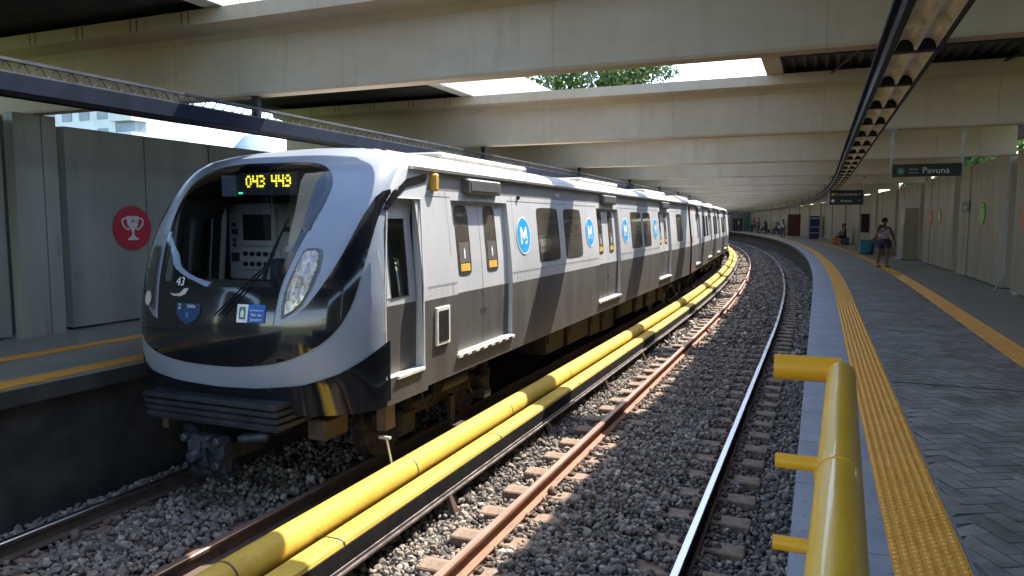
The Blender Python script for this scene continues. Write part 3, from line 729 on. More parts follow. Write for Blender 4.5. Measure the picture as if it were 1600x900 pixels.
# band that runs back from the nose along the roof line
def NS(s, z, off=0): return Vector((XC + halfw(z) + off, s, z))
for sg in (1, -1):
    patch("curved_black_band", [(sg * .96, 1.90), (sg * 1.08, 2.04), (sg * 1.5, 2.13), (sg * 1.5, 2.02), (sg * 1.15, 1.95), (sg * 1.02, 1.84), (sg * .95, 1.7), (sg * .9, 1.72)], .015, "gloss_black", TR)
HL = [(.448, 1.33), (.505, 1.335), (.53, 1.31), (.535, 1.25), (.53, 1.13), (.498, .95), (.455, .80), (.40, .715), (.362, .675), (.36, .78), (.373, .95), (.40, 1.14), (.43, 1.30)]
for sg in (1, -1):
    H2 = [(sg * u, z) for u, z in HL]; c = (sum(p[0] for p in H2) / len(H2), sum(p[1] for p in H2) / len(H2))
    hb = patch("headlight", H2, .014, "box_grey", TR, step=(.015, .03))
    H3 = [(c[0] + (u - c[0]) * .80, c[1] + (z - c[1]) * .90) for u, z in H2]
    patch("headlight_lens", H3, .022, "headlight_lens" if sg > 0 else "window_dark", hb, step=(.01, .02))
    if sg < 0:
        ll = [( -.42 + .035 * math.cos(t), .80 + .075 * math.sin(t)) for t in [i * math.pi / 8 for i in range(16)]]
        patch("lamp_reflector", ll, .028, "tube_white", hb, step=(.01, .02))
# face markings
def fr(u, z, off):
    o = NPt(u, z, off); r = (NPt(u + .01, z, off) - NPt(u - .01, z, off)).normalized(); up = (NPt(u, z + .01, off) - NPt(u, z - .01, off)).normalized(); return (o, r, up)
def decal(name, u, z, du, dz, off, mat, parent, shape=None):
    P_ = shape or [(u - du, z - dz), (u + du, z - dz), (u + du, z + dz), (u - du, z + dz)]
    return patch(name, P_, off, mat, parent, step=(.02, .02))
text("fleet_number", "43", .125, "logo_white", TR, fr(-.185, .985, .020))
sw = decal("number_swoosh", 0, 0, 0, 0, .018, "pale_vinyl", TR, [(-.245, .875), (-.215, .865), (-.18, .875), (-.155, .925), (-.13, .925), (-.145, .87), (-.175, .845), (-.22, .845)])
bd = decal("shield_badge", 0, 0, 0, 0, .018, "badge_navy", TR, [(-.19, .78), (-.05, .78), (-.052, .68), (-.075, .62), (-.12, .575), (-.165, .62), (-.188, .68)])
text("badge_lettering", "2", .075, "logo_white", bd, fr(-.168, .745, .023)); text("badge_lettering", "Linha", .05, "logo_white", bd, fr(-.10, .755, .023))
text("badge_lettering", "8", .085, "logo_blue", bd, fr(-.12, .665, .023)); 
st_ = decal("state_sticker", 0, 0, 0, 0, .018, "logo_white", TR, [(.145, .63), (.20, .63), (.20, .80), (.145, .80)])
decal("emblem", 0, 0, 0, 0, .021, "teal_wall", st_, [(.158, .66), (.188, .66), (.190, .72), (.188, .775), (.158, .775), (.156, .72)])
decal("emblem", 0, 0, 0, 0, .023, "logo_white", st_, [(.166, .68), (.181, .68), (.183, .72), (.173, .76), (.164, .72)])
sb = decal("state_sticker", 0, 0, 0, 0, .018, "badge_blue", TR, [(.202, .63), (.285, .63), (.285, .80), (.202, .80)])
for tt, zz, sz in (("GOVERNO DO", .745, .022), ("Rio de", .705, .044), ("Janeiro", .662, .044)): text("sticker_lettering", tt, sz, "logo_white", sb, fr(.243, zz, .023))
# wipers
w1 = MB()
for (a, b_) in (((.035, .68), (.265, 1.16)), ((.075, .69), (.275, 1.15))):
    w1.tube([NPt(a[0] + (b_[0] - a[0]) * t, a[1] + (b_[1] - a[1]) * t, .035) for t in (0, .25, .5, .75, 1)], .008, 6)
w1.tube([NPt(.27, 1.16, .035), NPt(.285, 1.35, .03), NPt(.30, 1.62, .02)], [.018, .014, .007], 6)
w1.tube([NPt(.262, 1.02, .02), NPt(.268, 1.10, .035), NPt(.27, 1.18, .04)], .02, 8)
w1.build("wiper", "rubber_black", TR, smooth='auto')
# side of the nose: handle, cab door
for sg in (1, -1):
    hm = MB(); hm.tube([NPt(sg * .865, 1.30, .03), NPt(sg * .885, 1.1, .04), NPt(sg * .90, .8, .04), NPt(sg * .905, .50, .03)], .014, 8); hm.build("grab_handle", "gutter_metal", TR, smooth='auto')
    # recessed cab door
    inn = lambda u, z, d: NPt(sg * u, z) + Vector((-sg * d, 0, 0))
    fm = MB(); d = .10; zt_ = [0, .72, 1.83]
    for (a, b_, mi) in ((0, .72, 1), (.72, 1.83, 0)):
        for ua, ub, za, zb_ in ([(.93, 1.5, a, b_)] if mi else [(.93, 1.5, .72, .80), (.93, 1.01, .80, 1.62), (1.36, 1.5, .80, 1.62), (.93, 1.5, 1.62, 1.83)]):
            fm.add([inn(ua, za, d), inn(ub, za, d), inn(ub, zb_, d), inn(ua, zb_, d)], [(0, 1, 2, 3)], mi)
    fm.add([inn(.93, 0, 0), inn(.93, 0, d), inn(.93, 1.83, d), inn(.93, 1.83, 0)], [(0, 1, 2, 3)], 0); fm.add([inn(1.5, 0, 0), inn(1.5, 0, d), inn(1.5, 1.83, d), inn(1.5, 1.83, 0)], [(0, 1, 2, 3)], 0)
    fm.add([inn(.93, 1.83, 0), inn(.93, 1.83, d), inn(1.5, 1.83, d), inn(1.5, 1.83, 0)], [(0, 1, 2, 3)], 0); fm.add([inn(.93, 0, 0), inn(.93, 0, d), inn(1.5, 0, d), inn(1.5, 0, 0)], [(0, 1, 2, 3)], 2)
    cd = fm.build("cab_door", ["train_silver", "train_grey", "sill_white"], TR)
    patch("cab_door_window", [(sg * 1.01, .80), (sg * 1.36, .80), (sg * 1.36, 1.62), (sg * 1.01, 1.62)], 0, "windshield_glass", cd, fn=lambda u, z, o: NPt(u, z) + Vector((-sg * (d - .006), 0, 0)), smooth=False)
    sm = MB(); sm.box((XC + sg * 1.46 - .04, 6.44, -.035), (XC + sg * 1.46 + .055, 7.0, .005), bev=.006); sm.build("door_sill", "sill_white", TR)
    sm = MB(); 
    for u in (.925, 1.505): sm.tube([NPt(sg * u, .0, .004), NPt(sg * u, .9, .004), NPt(sg * u, 1.83, .004)], .010, 6)
    sm.tube([NPt(sg * .925, 1.835, .004), NPt(sg * 1.505, 1.835, .004)], .010, 6); sm.build("door_rim", "sill_white", TR)

# cab interior seen through the windshield
ci = MB(); ci.box((XC - 1.28, 7.05, -.2), (XC + 1.28, 7.10, 2.1)); ci.build("cab_bulkhead", "cab_dark", TR)
cp = MB(); cp.box((XC - 1.08, 6.86, .9), (XC + .75, 7.04, 1.80), bev=.02); cab = cp.build("cab_equipment_panel", "cab_beige", TR)
cc = MB(); cc.box((XC - .88, 6.835, 1.30), (XC - .34, 6.858, 1.73), bev=.01); cc.build("panel_bezel", "cab_beige", cab)
cc = MB(); cc.box((XC - .82, 6.82, 1.37), (XC - .42, 6.834, 1.67)); cc.build("screen", "screen_dark", cab)
cc = MB(); cc.box((XC - .88, 6.838, 1.02), (XC - .30, 6.858, 1.27), bev=.008); kb = cc.build("button_plate", "tube_white", cab)
for r_ in range(2):
    for c_ in range(5):
        x_ = XC - .80 + c_ * .1; z_ = 1.09 + r_ * .12; cc = MB(); cc.tube([(x_, 6.837, z_), (x_, 6.81, z_)], .028, 10); cc.build("knob", "screen_dark", kb)
for (x_, z_, q) in ((-.98, 1.55, .022), (-.97, 1.47, .032), (-.98, 1.37, .016), (-.98, 1.31, .016), (-.97, 1.17, .05), (-.2, 1.5, .03), (.1, 1.35, .06)):
    cc = MB(); cc.box((XC + x_ - q, 6.83, z_ - q), (XC + x_ + q, 6.858, z_ + q)); cc.build("switch", "cab_dark", cab)
dk = MB(); dk.box((XC - 1.25, 5.75, .55), (XC + 1.25, 6.5, .93), bev=.04); dk.build("driver_desk", "cab_blue", TR)
st2_ = MB(); st2_.box((XC - .15, 6.45, .8), (XC + .3, 6.6, 1.18), bev=.04); st2_.build("driver_seat", "cab_dark", TR)
db = MB(); db.box((XC - .33, 6.24, 1.87), (XC + .45, 6.5, 2.10)); disp = db.build("destination_display", "label_grey", TR)
db = MB(); db.box((XC - .54, 6.22, 1.86), (XC - .36, 6.3, 2.08)); db.build("display_card", "white_paint", disp)
DIG = {"0": "0110100110011001100101100", "3": ["1110", "0001", "0110", "0001", "1110"], "4": ["1001", "1001", "1111", "0001", "0001"], "9": ["0110", "1001", "0111", "0001", "1110"]}
DIG["0"] = ["0110", "1001", "1001", "1001", "0110"]
cc = MB(); x_ = XC - .22
for chr_ in "043 449":
    if chr_ == " ": x_ += .07; continue
    for rw, line in enumerate(DIG[chr_]):
        for cl_, on in enumerate(line):
            if on == "1": cc.box((x_ + cl_ * .019, 6.232, 2.075 - rw * .026 - .019), (x_ + cl_ * .019 + .0135, 6.239, 2.075 - rw * .026))
    x_ += .090
cc.build("led_digits", "led_yellow", disp)
cc = MB(); cc.box((XC - .32, 6.232, 1.885), (XC - .305, 6.239, 1.90)); cc.box((XC - .29, 6.232, 1.885), (XC - .275, 6.239, 1.90)); cc.build("led_dots", "led_green", disp)
ch = MB(); ch.box((XC - .95, 6.55, 2.13), (XC + .95, 7.1, 2.15)); ch.build("cab_ceiling", "cab_dark", TR)

# ---- car bodies
CARS = [(7.0, 25.6, [8.71, 15.0, 21.2], [(10.72, 11.74), (12.04, 13.03), (16.99, 18.1), (18.33, 19.2), (23.1, 24.1)])]
e0 = 26.1
for k in range(5):
    CARS.append((e0, e0 + 21.6, [e0 + 2.6, e0 + 8.0, e0 + 13.5, e0 + 18.9], [(e0 + 4.6, e0 + 5.6), (e0 + 5.9, e0 + 6.9), (e0 + 9.9, e0 + 10.9), (e0 + 11.2, e0 + 12.2), (e0 + 15.5, e0 + 16.5), (e0 + 16.8, e0 + 17.8)])); e0 += 22.1
DW = .86
def carfn(s0, s1): return chord(s0, s1, XC)
def logo(fn, s, z, k):
    R_ = .255; c = fn(s, XC + halfw(z) + .006, z); r = (fn(s + 1, XC, 0) - fn(s, XC, 0)).normalized(); n = Vector((r.y, -r.x, 0)); up = (fn(s, XC + halfw(z + .1), z + .1) - fn(s, XC + halfw(z - .1), z - .1)).normalized()
    for R2, mt, off, in ((R_ + .022, "logo_white", 0), (R_, "logo_blue", .002)):
        m = MB(); V = [c + n * off + r * (R2 * math.cos(t)) + up * (R2 * math.sin(t)) for t in [i * math.pi / 16 for i in range(32)]]; m.add(V, [tuple(range(32))])
        o = m.build("logo", mt, TR if R2 > R_ else par); par = o
    P_ = [(-.13, -.125), (-.075, -.125), (-.075, .02), (-.0, -.07), (.07, .02), (.07, -.05), (.125, -.05), (.125, .125), (.075, .125), (0, .03), (-.075, .125), (-.13, .125)]
    m = MB(); m.add([c + n * .004 + r * x + up * y for x, y in P_], [tuple(range(len(P_)))]); m.build("logo_letter", "logo_white", o)
    m = MB(); m.add([c + n * .004 + r * x + up * y for x, y in ((.03, -.09), (.08, -.14), (.17, -.03), (.09, -.09))], [(0, 1, 2, 3)]); m.build("logo_letter", "logo_white", o)
for ci_, (a, e, doors, wins) in enumerate(CARS):
    fn = carfn(5.3 if ci_ == 0 else a, e)
    body = lambda s, z, off=0., sg=1: fn(s, XC + sg * (halfw(z) + off), z)
    for sg in (1, -1):
        if sg == -1 and ci_ > 0: continue
        br = sorted(set([a, e] + [d + q for d in doors for q in (-DW, DW)]))
        zr = [-.24, 0.0, .36, .72, 1.1, 1.47, 1.84, 1.94, 2.05, ZT]
        V = [tuple(body(s, z, 0, sg)) for z in zr for s in br]; F = []; mm = []; nb = len(br)
        for j in range(len(zr) - 1):
            for i in range(nb - 1):
                sc_ = (br[i] + br[i + 1]) / 2; zc = (zr[j] + zr[j + 1]) / 2
                if any(abs(sc_ - d) < DW for d in doors) and 0 < zc < 1.84: continue
                F.append((j * nb + i, j * nb + i + 1, (j + 1) * nb + i + 1, (j + 1) * nb + i)); mm.append(1 if zc < .72 else 2 if zc > 1.94 else 0)
        me = bpy.data.meshes.new("car_side"); me.from_pydata(V, [], F); me.polygons.foreach_set("material_index", mm)
        link("car_side", me, ["train_silver", "train_grey", "train_band"], TR, True)
    # roof with ribs
    ribs = []
    n = 40
    for i in range(n + 1):
        t = -1 + 2 * i / n; x = 1.36 * math.sin(t * math.pi / 2) ; zz = ZT + (ZR - ZT) * max(0, 1 - abs(x / 1.36) ** 2.4) ** .5
        ribs.append((XC + x, zz + (.012 if i % 2 and abs(t) < .93 else 0)))
    ra = 7.25 if ci_ == 0 else a
    m = MB(); m.sweep(ribs, [ra, e], fn=fn, closed=False); m.build("car_roof", "roof_white", TR)
    m = MB(); m.sweep([(XC - 1.3, -.24), (XC + 1.45, -.24), (XC + 1.45, -.2), (XC - 1.3, -.2)], [6.9 if ci_ == 0 else a, e], fn=fn); m.build("car_floor", "underframe", TR)
    if ci_ == 0: m = MB(); m.box((XC - .95, 5.75, -.24), (XC + .95, 6.9, -.2)); m.build("cab_floor", "underframe", TR)
    if ci_ > 0: m = MB(); m.sweep([(XC - 1.36, -.2), (XC + 1.44, -.2), (XC + 1.48, .8), (XC + 1.34, ZT), (XC, ZR - .02), (XC - 1.34, ZT)], [a, a + .03], fn=fn); m.build("car_end", "train_grey", TR)
    m = MB(); m.sweep([(XC - 1.36, -.2), (XC + 1.44, -.2), (XC + 1.48, .8), (XC + 1.34, ZT), (XC, ZR - .02), (XC - 1.34, ZT)], [e - .03, e], fn=fn); m.build("car_end", "train_grey", TR)
    for t in range(3):
        q = ra + 1.5 + t * 6.3
        if q + 3.4 > e: continue
        m = MB(); m.box((XC - .8, q, ZR - .02), (XC + .8, q + 3.2, ZR + .07), f=lambda p: fn(p[1], p[0], p[2]), bev=.03); m.build("roof_unit", "roof_white", TR)
    # rain gutter
    m = MB(); gx = XC + 1.36; m.sweep([(gx - .02, ZT - .02), (gx + .07, ZT - .02), (gx + .075, ZT + .012), (gx - .02, ZT + .03)], [6.95 if ci_ == 0 else a, e], fn=fn); m.build("gutter", "gutter_metal", TR)
    # doors
    r = (fn(a + 1, XC, 0) - fn(a, XC, 0)).normalized(); n = Vector((r.y, -r.x, 0)); dp = .065
    for d in doors:
        jm = MB()
        ins = lambda s, z, q=dp: body(s, z, -q)
        zz_ = [0, .6, 1.2, 1.84]
        for s_ in (d - DW, d + DW):
            for i in range(3): jm.add([body(s_, zz_[i]), ins(s_, zz_[i]), ins(s_, zz_[i + 1]), body(s_, zz_[i + 1])], [(0, 1, 2, 3)])
        jm.add([body(d - DW, 1.84), ins(d - DW, 1.84), ins(d + DW, 1.84), body(d + DW, 1.84)], [(0, 1, 2, 3)]); jm.add([body(d - DW, 0), ins(d - DW, 0), ins(d + DW, 0), body(d + DW, 0)], [(0, 1, 2, 3)])
        jm.build("door_frame", "train_silver", TR)
        for (x0, x1) in ((d - DW, d - .006), (d + .006, d + DW)):
            lf = MB()
            for z0, z1, mi in ((.0, .36, 1), (.36, .72, 1), (.72, 1.1, 0), (1.1, 1.47, 0), (1.47, 1.84, 0)):
                lf.add([ins(x0, z0), ins(x1, z0), ins(x1, z1), ins(x0, z1)], [(0, 1, 2, 3)], mi)
            lo_ = lf.build("door_leaf", ["train_silver", "train_grey"], TR)
            if a < 60:
                w0 = x0 + .17 if x0 < d - .1 else x0 + .15; w1_ = w0 + .37
                P_ = smooth_poly([(w0, .96), (w0 + .06, .93), (w1_ - .06, .93), (w1_, .96), (w1_, 1.42), (w1_, 1.74), (w1_ - .06, 1.79), (w0 + .06, 1.79), (w0, 1.74), (w0, 1.42)], 1)
                patch("door_window", P_, 0, "window_dark", lo_, fn=lambda s, z, o: ins(s, z, dp - .005), step=(.12, .12), smooth=False)
                if a < 20 and d < 22:
                    patch("door_notice", [(w0 + .045, 1.08), (w1_ - .045, 1.08), (w1_ - .045, 1.33), (w0 + .045, 1.33)], 0, "label_grey", lo_, fn=lambda s, z, o: ins(s, z, dp - .008), step=(.12, .12), smooth=False)
                    patch("notice_band", [(w0 + .06, .975), (w1_ - .05, .975), (w1_ - .05, 1.07), (w0 + .06, 1.07)], 0, "label_amber", lo_, fn=lambda s, z, o: ins(s, z, dp - .008), step=(.12, .12), smooth=False)
                    patch("notice_figure", [(w0 + .17, 1.13), (w0 + .2, 1.13), (w0 + .205, 1.22), (w0 + .185, 1.27), (w0 + .165, 1.22)], 0, "logo_white", lo_, fn=lambda s, z, o: ins(s, z, dp - .011), step=(.12, .12), smooth=False)
        m = MB(); m.add([ins(d - .006, 0, dp - .002), ins(d + .006, 0, dp - .002), ins(d + .006, 1.84, dp - .002), ins(d - .006, 1.84, dp - .002)], [(0, 1, 2, 3)]); m.build("door_seal", "rubber_seal", TR)
        m = MB(); m.box((XC + 1.40, d - DW - .02, -.05), (XC + 1.525, d + DW + .02, -.014), f=lambda p: fn(p[1], p[0], p[2])); sl = m.build("door_sill", "sill_white", TR)
        if a < 20:
            for q in (-.07, .045):
                m = MB(); m.add([ins(d + q, .40, dp - .006), ins(d + q + .03, .40, dp - .006), ins(d + q + .03, .47, dp - .006), ins(d + q, .47, dp - .006)], [(0, 1, 2, 3)]); m.build("door_latch", "rubber_seal", TR)
        if a < 30:
            m = MB()
            for q in range(7): m.box((XC + 1.520, d - .78 + q * .24, -.044), (XC + 1.528, d - .66 + q * .24, -.026), f=lambda p: fn(p[1], p[0], p[2]))
            m.build("sill_slots", "rubber_black", sl)
            m = MB(); m.box((XC + 1.34, d - .50, 1.93), (XC + 1.47, d + .52, 2.115), f=lambda p: fn(p[1], p[0], p[2]), bev=.02); bx_ = m.build("door_light_box", "box_grey", TR)
            m = MB(); m.box((XC + 1.468, d - .42, 1.97), (XC + 1.476, d + .40, 2.075), f=lambda p: fn(p[1], p[0], p[2])); m.build("light_box_lens", "plate_grey", bx_)
    for (x0, x1) in wins:
        if a > 75: continue
        P_ = smooth_poly([(x0, 1.0), (x0 + .07, .95), (x1 - .07, .95), (x1, 1.0), (x1, 1.4), (x1, 1.75), (x1 - .07, 1.80), (x0 + .07, 1.80), (x0, 1.75), (x0, 1.4)], 1)
        wo = patch("window", P_, .004, "window_dark", TR, fn=lambda s, z, o: body(s, z, o), step=(.2, .1), smooth=False)
        if a < 20:
            m = MB(); q = [body(x0 + .02, 1.33, .006), body(x1 - .02, 1.33, .006), body(x1 - .02, 1.345, .006), body(x0 + .02, 1.345, .006)]; m.add(q, [(0, 1, 2, 3)]); m.build("window_bar", "rubber_seal", wo)
    if ci_ == 0:
        for s_ in (10.10, 13.56, 16.40, 19.80): logo(fn, s_, 1.38, 0)
        # belt seam, rivet line and vertical panel seams
        m = MB()
        for (x0, x1) in ((7.1, 7.83), (9.58, 14.12), (15.88, 20.3), (22.1, 25.5)):
            m.add([body(x0, .86, .002), body(x1, .86, .002), body(x1, .868, .002), body(x0, .868, .002)], [(0, 1, 2, 3)]); m.add([body(x0, 1.87, .002), body(x1, 1.87, .002), body(x1, 1.878, .002), body(x0, 1.878, .002)], [(0, 1, 2, 3)])
        for s_ in (7.05, 7.72, 9.75, 11.9, 13.4, 16.1, 18.2, 19.7, 22.3):
            for z0, z1 in ((-.2, .7), (.72, 1.3), (1.3, 1.95)): m.add([body(s_, z0, .002), body(s_ + .006, z0, .002), body(s_ + .006, z1, .002), body(s_, z1, .002)], [(0, 1, 2, 3)])
        m.build("panel_seam", "box_grey", TR)
        m = MB()
        for (x0, x1) in ((7.1, 7.83), (9.58, 14.12), (15.88, 20.3)):
            for s_ in np.arange(x0 + .05, x1, .14):
                for z_ in (.82, .765, 1.905): m.add([body(s_, z_, .003), body(s_ + .012, z_, .003), body(s_ + .012, z_ + .012, .003), body(s_, z_ + .012, .003)], [(0, 1, 2, 3)])
        tag(m.build("rivet_rows", "box_grey", TR), kind="stuff")
        m = MB(); m.box((XC + 1.48, 7.27, .18), (XC + 1.515, 7.6, .62), bev=.008); vb = m.build("side_vent", "sill_white", TR)
        m = MB(); m.box((XC + 1.515, 7.32, .225), (XC + 1.521, 7.55, .575)); m.build("vent_grille", "rubber_black", vb)
        m = MB(); m.box((XC + 1.33, 7.38, 1.93), (XC + 1.45, 7.48, 2.13), bev=.02); m.build("marker_lamp", "amber_marker", TR)
        text("car_number", "4043", .10, "logo_white", TR, (body(11.85, 2.02, .004), r, Vector((0, 0, 1))))
        m = MB(); m.tube([body(10.0, 1.93, .0), body(10.0, 1.93, .035)], .03, 8); m.build("side_camera", "screen_dark", TR)
    if ci_ == 1:
        m = MB(); m.add([body(a, -.2, .004), body(a + .22, -.2, .004), body(a + .22, .9, .004), body(a, .9, .004)], [(0, 1, 2, 3)]); m.add([body(a, .9, .004), body(a + .22, .9, .004), body(a + .22, 2.1, .004), body(a, 2.1, .004)], [(0, 1, 2, 3)]); m.build("end_stripe", "red_band", TR)
    if ci_ > 0:
        pf = carfn(5.3 if ci_ == 1 else CARS[ci_ - 1][0], CARS[ci_ - 1][1]); m = MB()
        A_ = [pf(CARS[ci_ - 1][1], XC + o, z) for o, z in ((-1.2, -.1), (1.25, -.1), (1.2, 2.1), (-1.2, 2.1))]; B_ = [fn(a, XC + o, z) for o, z in ((-1.2, -.1), (1.25, -.1), (1.2, 2.1), (-1.2, 2.1))]
        m.add(A_ + B_, [(0, 1, 5, 4), (1, 2, 6, 5), (2, 3, 7, 6), (3, 0, 4, 7)]); m.build("gangway_bellows", "rubber_black", TR)
    # under the floor
    if a < 60:
        rr_ = random.Random(ci_ + 3)
        q = (9.6 if ci_ == 0 else a + 3.9)
        # equipment boxes
        s_ = q + 2.0
        while s_ < e - 4.2:
            L_ = rr_.uniform(.7, 1.7); m = MB(); m.box((XC + .35, s_, -.28 - rr_.uniform(.28, .5)), (XC + 1.28, s_ + L_, -.245), f=lambda p: fn(p[1], p[0], p[2]), bev=.02); eb = m.build("equipment_box", "underframe", TR)
            m = MB(); m.box((XC + 1.281, s_ + .08, -.5), (XC + 1.30, s_ + L_ * .45, -.31), f=lambda p: fn(p[1], p[0], p[2])); m.build("box_lid", "underframe", eb); s_ += L_ + rr_.uniform(.12, .5)
        for bc in ((8.15 if ci_ == 0 else a + 2.6), e - 2.6):
            m = MB(); m.box((XC + .98, bc - 1.45, -.68), (XC + 1.14, bc + 1.45, -.50), f=lambda p: fn(p[1], p[0], p[2]), bev=.03); m.box((XC - 1.14, bc - 1.45, -.68), (XC - .98, bc + 1.45, -.50), f=lambda p: fn(p[1], p[0], p[2]), bev=.03)
            m.box((XC - 1.0, bc - .2, -.64), (XC + 1.0, bc + .2, -.34), f=lambda p: fn(p[1], p[0], p[2])); bo = m.build("bogie_frame", "underframe", TR)
            for w_ in (-1.05, 1.05):
                for sg in (-1, 1):
                    m = MB(); m.tube([fn(bc + w_, XC + sg * .76, -.68), fn(bc + w_, XC + sg * .79, -.68), fn(bc + w_, XC + sg * .795, -.68), fn(bc + w_, XC + sg * .91, -.68)], [.45, .45, .42, .42], 28); m.build("wheel", "wheel_steel", bo, smooth='auto')
                m = MB(); m.box((XC + 1.0, bc + w_ - .17, -.82), (XC + 1.24, bc + w_ + .17, -.52), f=lambda p: fn(p[1], p[0], p[2]), bev=.04); m.build("axle_box", "underframe", bo)
                m = MB(); m.tube([fn(bc + w_, XC + 1.2, -.52), fn(bc + w_, XC + 1.2, -.3)], .07, 10); m.build("spring", "rubber_black", bo)
            m = MB(); m.tube([fn(bc - .4, XC + 1.25, -.40), fn(bc + .3, XC + 1.25, -.40)], .09, 10); m.build("brake_cylinder", "underframe", bo, smooth='auto')
            m = MB(); m.tube([fn(bc + .32, XC + 1.3, -.3), fn(bc + .34, XC + 1.32, -.55), fn(bc + .5, XC + 1.3, -.68)], .014, 6)
            m.tube([fn(bc - .9, XC + 1.3, -.3), fn(bc - .8, XC + 1.33, -.6), fn(bc - .6, XC + 1.3, -.5), fn(bc - .5, XC + 1.3, -.3)], .013, 6)
            m.box((XC + 1.15, bc + .75, -.80), (XC + 1.36, bc + .95, -.70), f=lambda p: fn(p[1], p[0], p[2])); m.build("brake_rigging", "underframe", bo)
            m = MB(); m.box((XC + 1.3, bc - .12, -1.0), (XC + 1.58, bc + .12, -.95), f=lambda p: fn(p[1], p[0], p[2])); m.box((XC + 1.2, bc - .06, -.98), (XC + 1.26, bc + .06, -.6), f=lambda p: fn(p[1], p[0], p[2])); m.build("current_collector", "underframe", bo)
# front gear
m = MB()
for i in range(4):
    z1 = -.13 - i * .066; m.box((XC - .86, 5.36 + i * .012, z1 - .05), (XC + .83, 6.1, z1), bev=.01)
m.box((XC - .82, 5.42, -.40), (XC + .79, 6.1, -.135)); m.build("anticlimber", "anticlimber_mat", TR)
cpl = MB(); cpl.box((XC - .16, 5.05, -.86), (XC + .16, 5.95, -.60), bev=.04); cpl.box((XC - .26, 4.92, -.95), (XC + .26, 5.16, -.50), bev=.05)
cpl.tube([(XC - .1, 4.94, -.72), (XC - .1, 4.80, -.72)], [.10, .06], 10); cpl.box((XC - .20, 4.88, -.66), (XC - .02, 4.93, -.54), bev=.01); cpl.box((XC - .22, 5.0, -.99), (XC + .26, 5.30, -.93), bev=.02)
cp_ = cpl.build("coupler", "coupler_steel", TR)
for sg in (-1, 1):
    m = MB()
    m.tube([(XC + sg * .28, 5.2, -.55), (XC + sg * .34, 5.25, -.55), (XC + sg * .58, 5.35, -.52), (XC + sg * .62, 5.36, -.51)], [.03, .065, .065, .03], 10)
    m.build("coupler_spring", "coupler_steel", cp_, smooth='auto')
for pts_, r_ in (([(XC + .62, 5.36, -.51), (XC + .8, 5.42, -.46), (XC + .9, 5.45, -.40)], .014), ([(XC - .25, 5.1, -.56), (XC - .1, 5.02, -.60), (XC + .05, 5.0, -.57), (XC + .3, 5.1, -.60)], .016),
        ([(XC - .3, 5.0, -.7), (XC - .2, 4.9, -.8), (XC + .0, 4.86, -.86), (XC + .2, 4.9, -.8), (XC + .33, 5.0, -.66)], .02), ([(XC - .05, 4.9, -.86), (XC - .1, 4.8, -1.0), (XC - .14, 4.72, -1.14)], .012), ([(XC + .05, 4.9, -.62), (XC + .12, 4.84, -.7), (XC + .2, 4.86, -.9), (XC + .3, 5.0, -1.0)], .017)):
    m = MB(); m.tube(pts_, r_, 6); m.build("coupler_hose", "rubber_black", cp_)
for (x_, z_, q_) in ((-.24, -.52, .05), (.22, -.53, .055), (.1, -.5, .035), (.2, -.8, .06), (-.22, -.84, .04)):
    m = MB(); m.tube([(XC + x_, 4.93, z_), (XC + x_, 4.86, z_), (XC + x_, 4.84, z_)], [q_, q_, q_ * .6], 10); m.build("coupler_fitting", "coupler_steel", cp_)
for o_ in [cp_] + [c for c in bpy.data.objects if c.parent == cp_]:
    for v_ in o_.data.vertices: v_.co = (XC + (v_.co.x - XC) * .88, 5.35 + (v_.co.y - 5.0) * .7, -.45 + (v_.co.z + .45) * .86)
m = MB(); m.box((XC - .75, 5.5, -.53), (XC - .67, 5.58, -.40)); m.build("front_bracket", "insulator", TR)
m = MB(); m.box((XC + .72, 5.95, -.62), (XC + .95, 6.35, -.40), bev=.02); m.build("front_bracket", "insulator", TR)
m = MB(); m.box((XC + 1.27, 6.38, -.58), (XC + 1.38, 6.58, -.27), bev=.01); m.build("front_bracket", "insulator", TR)
m = MB(); m.box((XC + 1.34, 6.31, -.635), (XC + 1.47, 6.35, -.61)); m.tube([(XC + 1.42, 6.33, -.62), (XC + 1.46, 6.36, -.9), (XC + 1.50, 6.40, -1.02)], .012, 6); m.build("step_iron", "gutter_metal", TR)

# ------------------------------------------------------------------ yellow barrier at the platform end
r = root("yellow_barrier", (.1, 2.7, 0), "thick glossy yellow tube railing with three short rails reaching towards the tracks", "railing")
m = MB(); m.tube([(.03, -1.5, 1.095), (.035, .9, 1.095), (.085, 2.62, 1.095)], .043, 28, cap=True); m.build("top_rail", "yellow_paint", r, smooth='auto')
for y_ in (.2, 1.55):
    m = MB(); m.tube([(.033 + max(0, y_ - .9) * .029, y_ - .006, 1.095), (.033 + max(0, y_ - .9) * .029, y_ + .006, 1.095)], .0445, 28); m.build("weld_seam", "yellow_paint", r, smooth='auto')
m = MB(); m.tube([(.085, 2.66, 1.10), (.03, 2.66, 1.10), (-.125, 2.66, 1.10)], .043, 24); m.build("cross_rail", "orange_paint", r, smooth='auto')
for z_ in (.77, .475):
    m = MB(); m.tube([(.085, 2.66, z_), (-.112, 2.66, z_)], .026, 16); m.build("cross_rail", "orange_paint", r, smooth='auto')
m = MB(); m.tube([(.09, 2.66, 0.005), (.088, 2.66, 1.10)], .040, 20); m.tube([(.09, 2.66, .003), (.09, 2.66, .012)], .075, 20); m.build("post", "yellow_paint", r, smooth='auto')

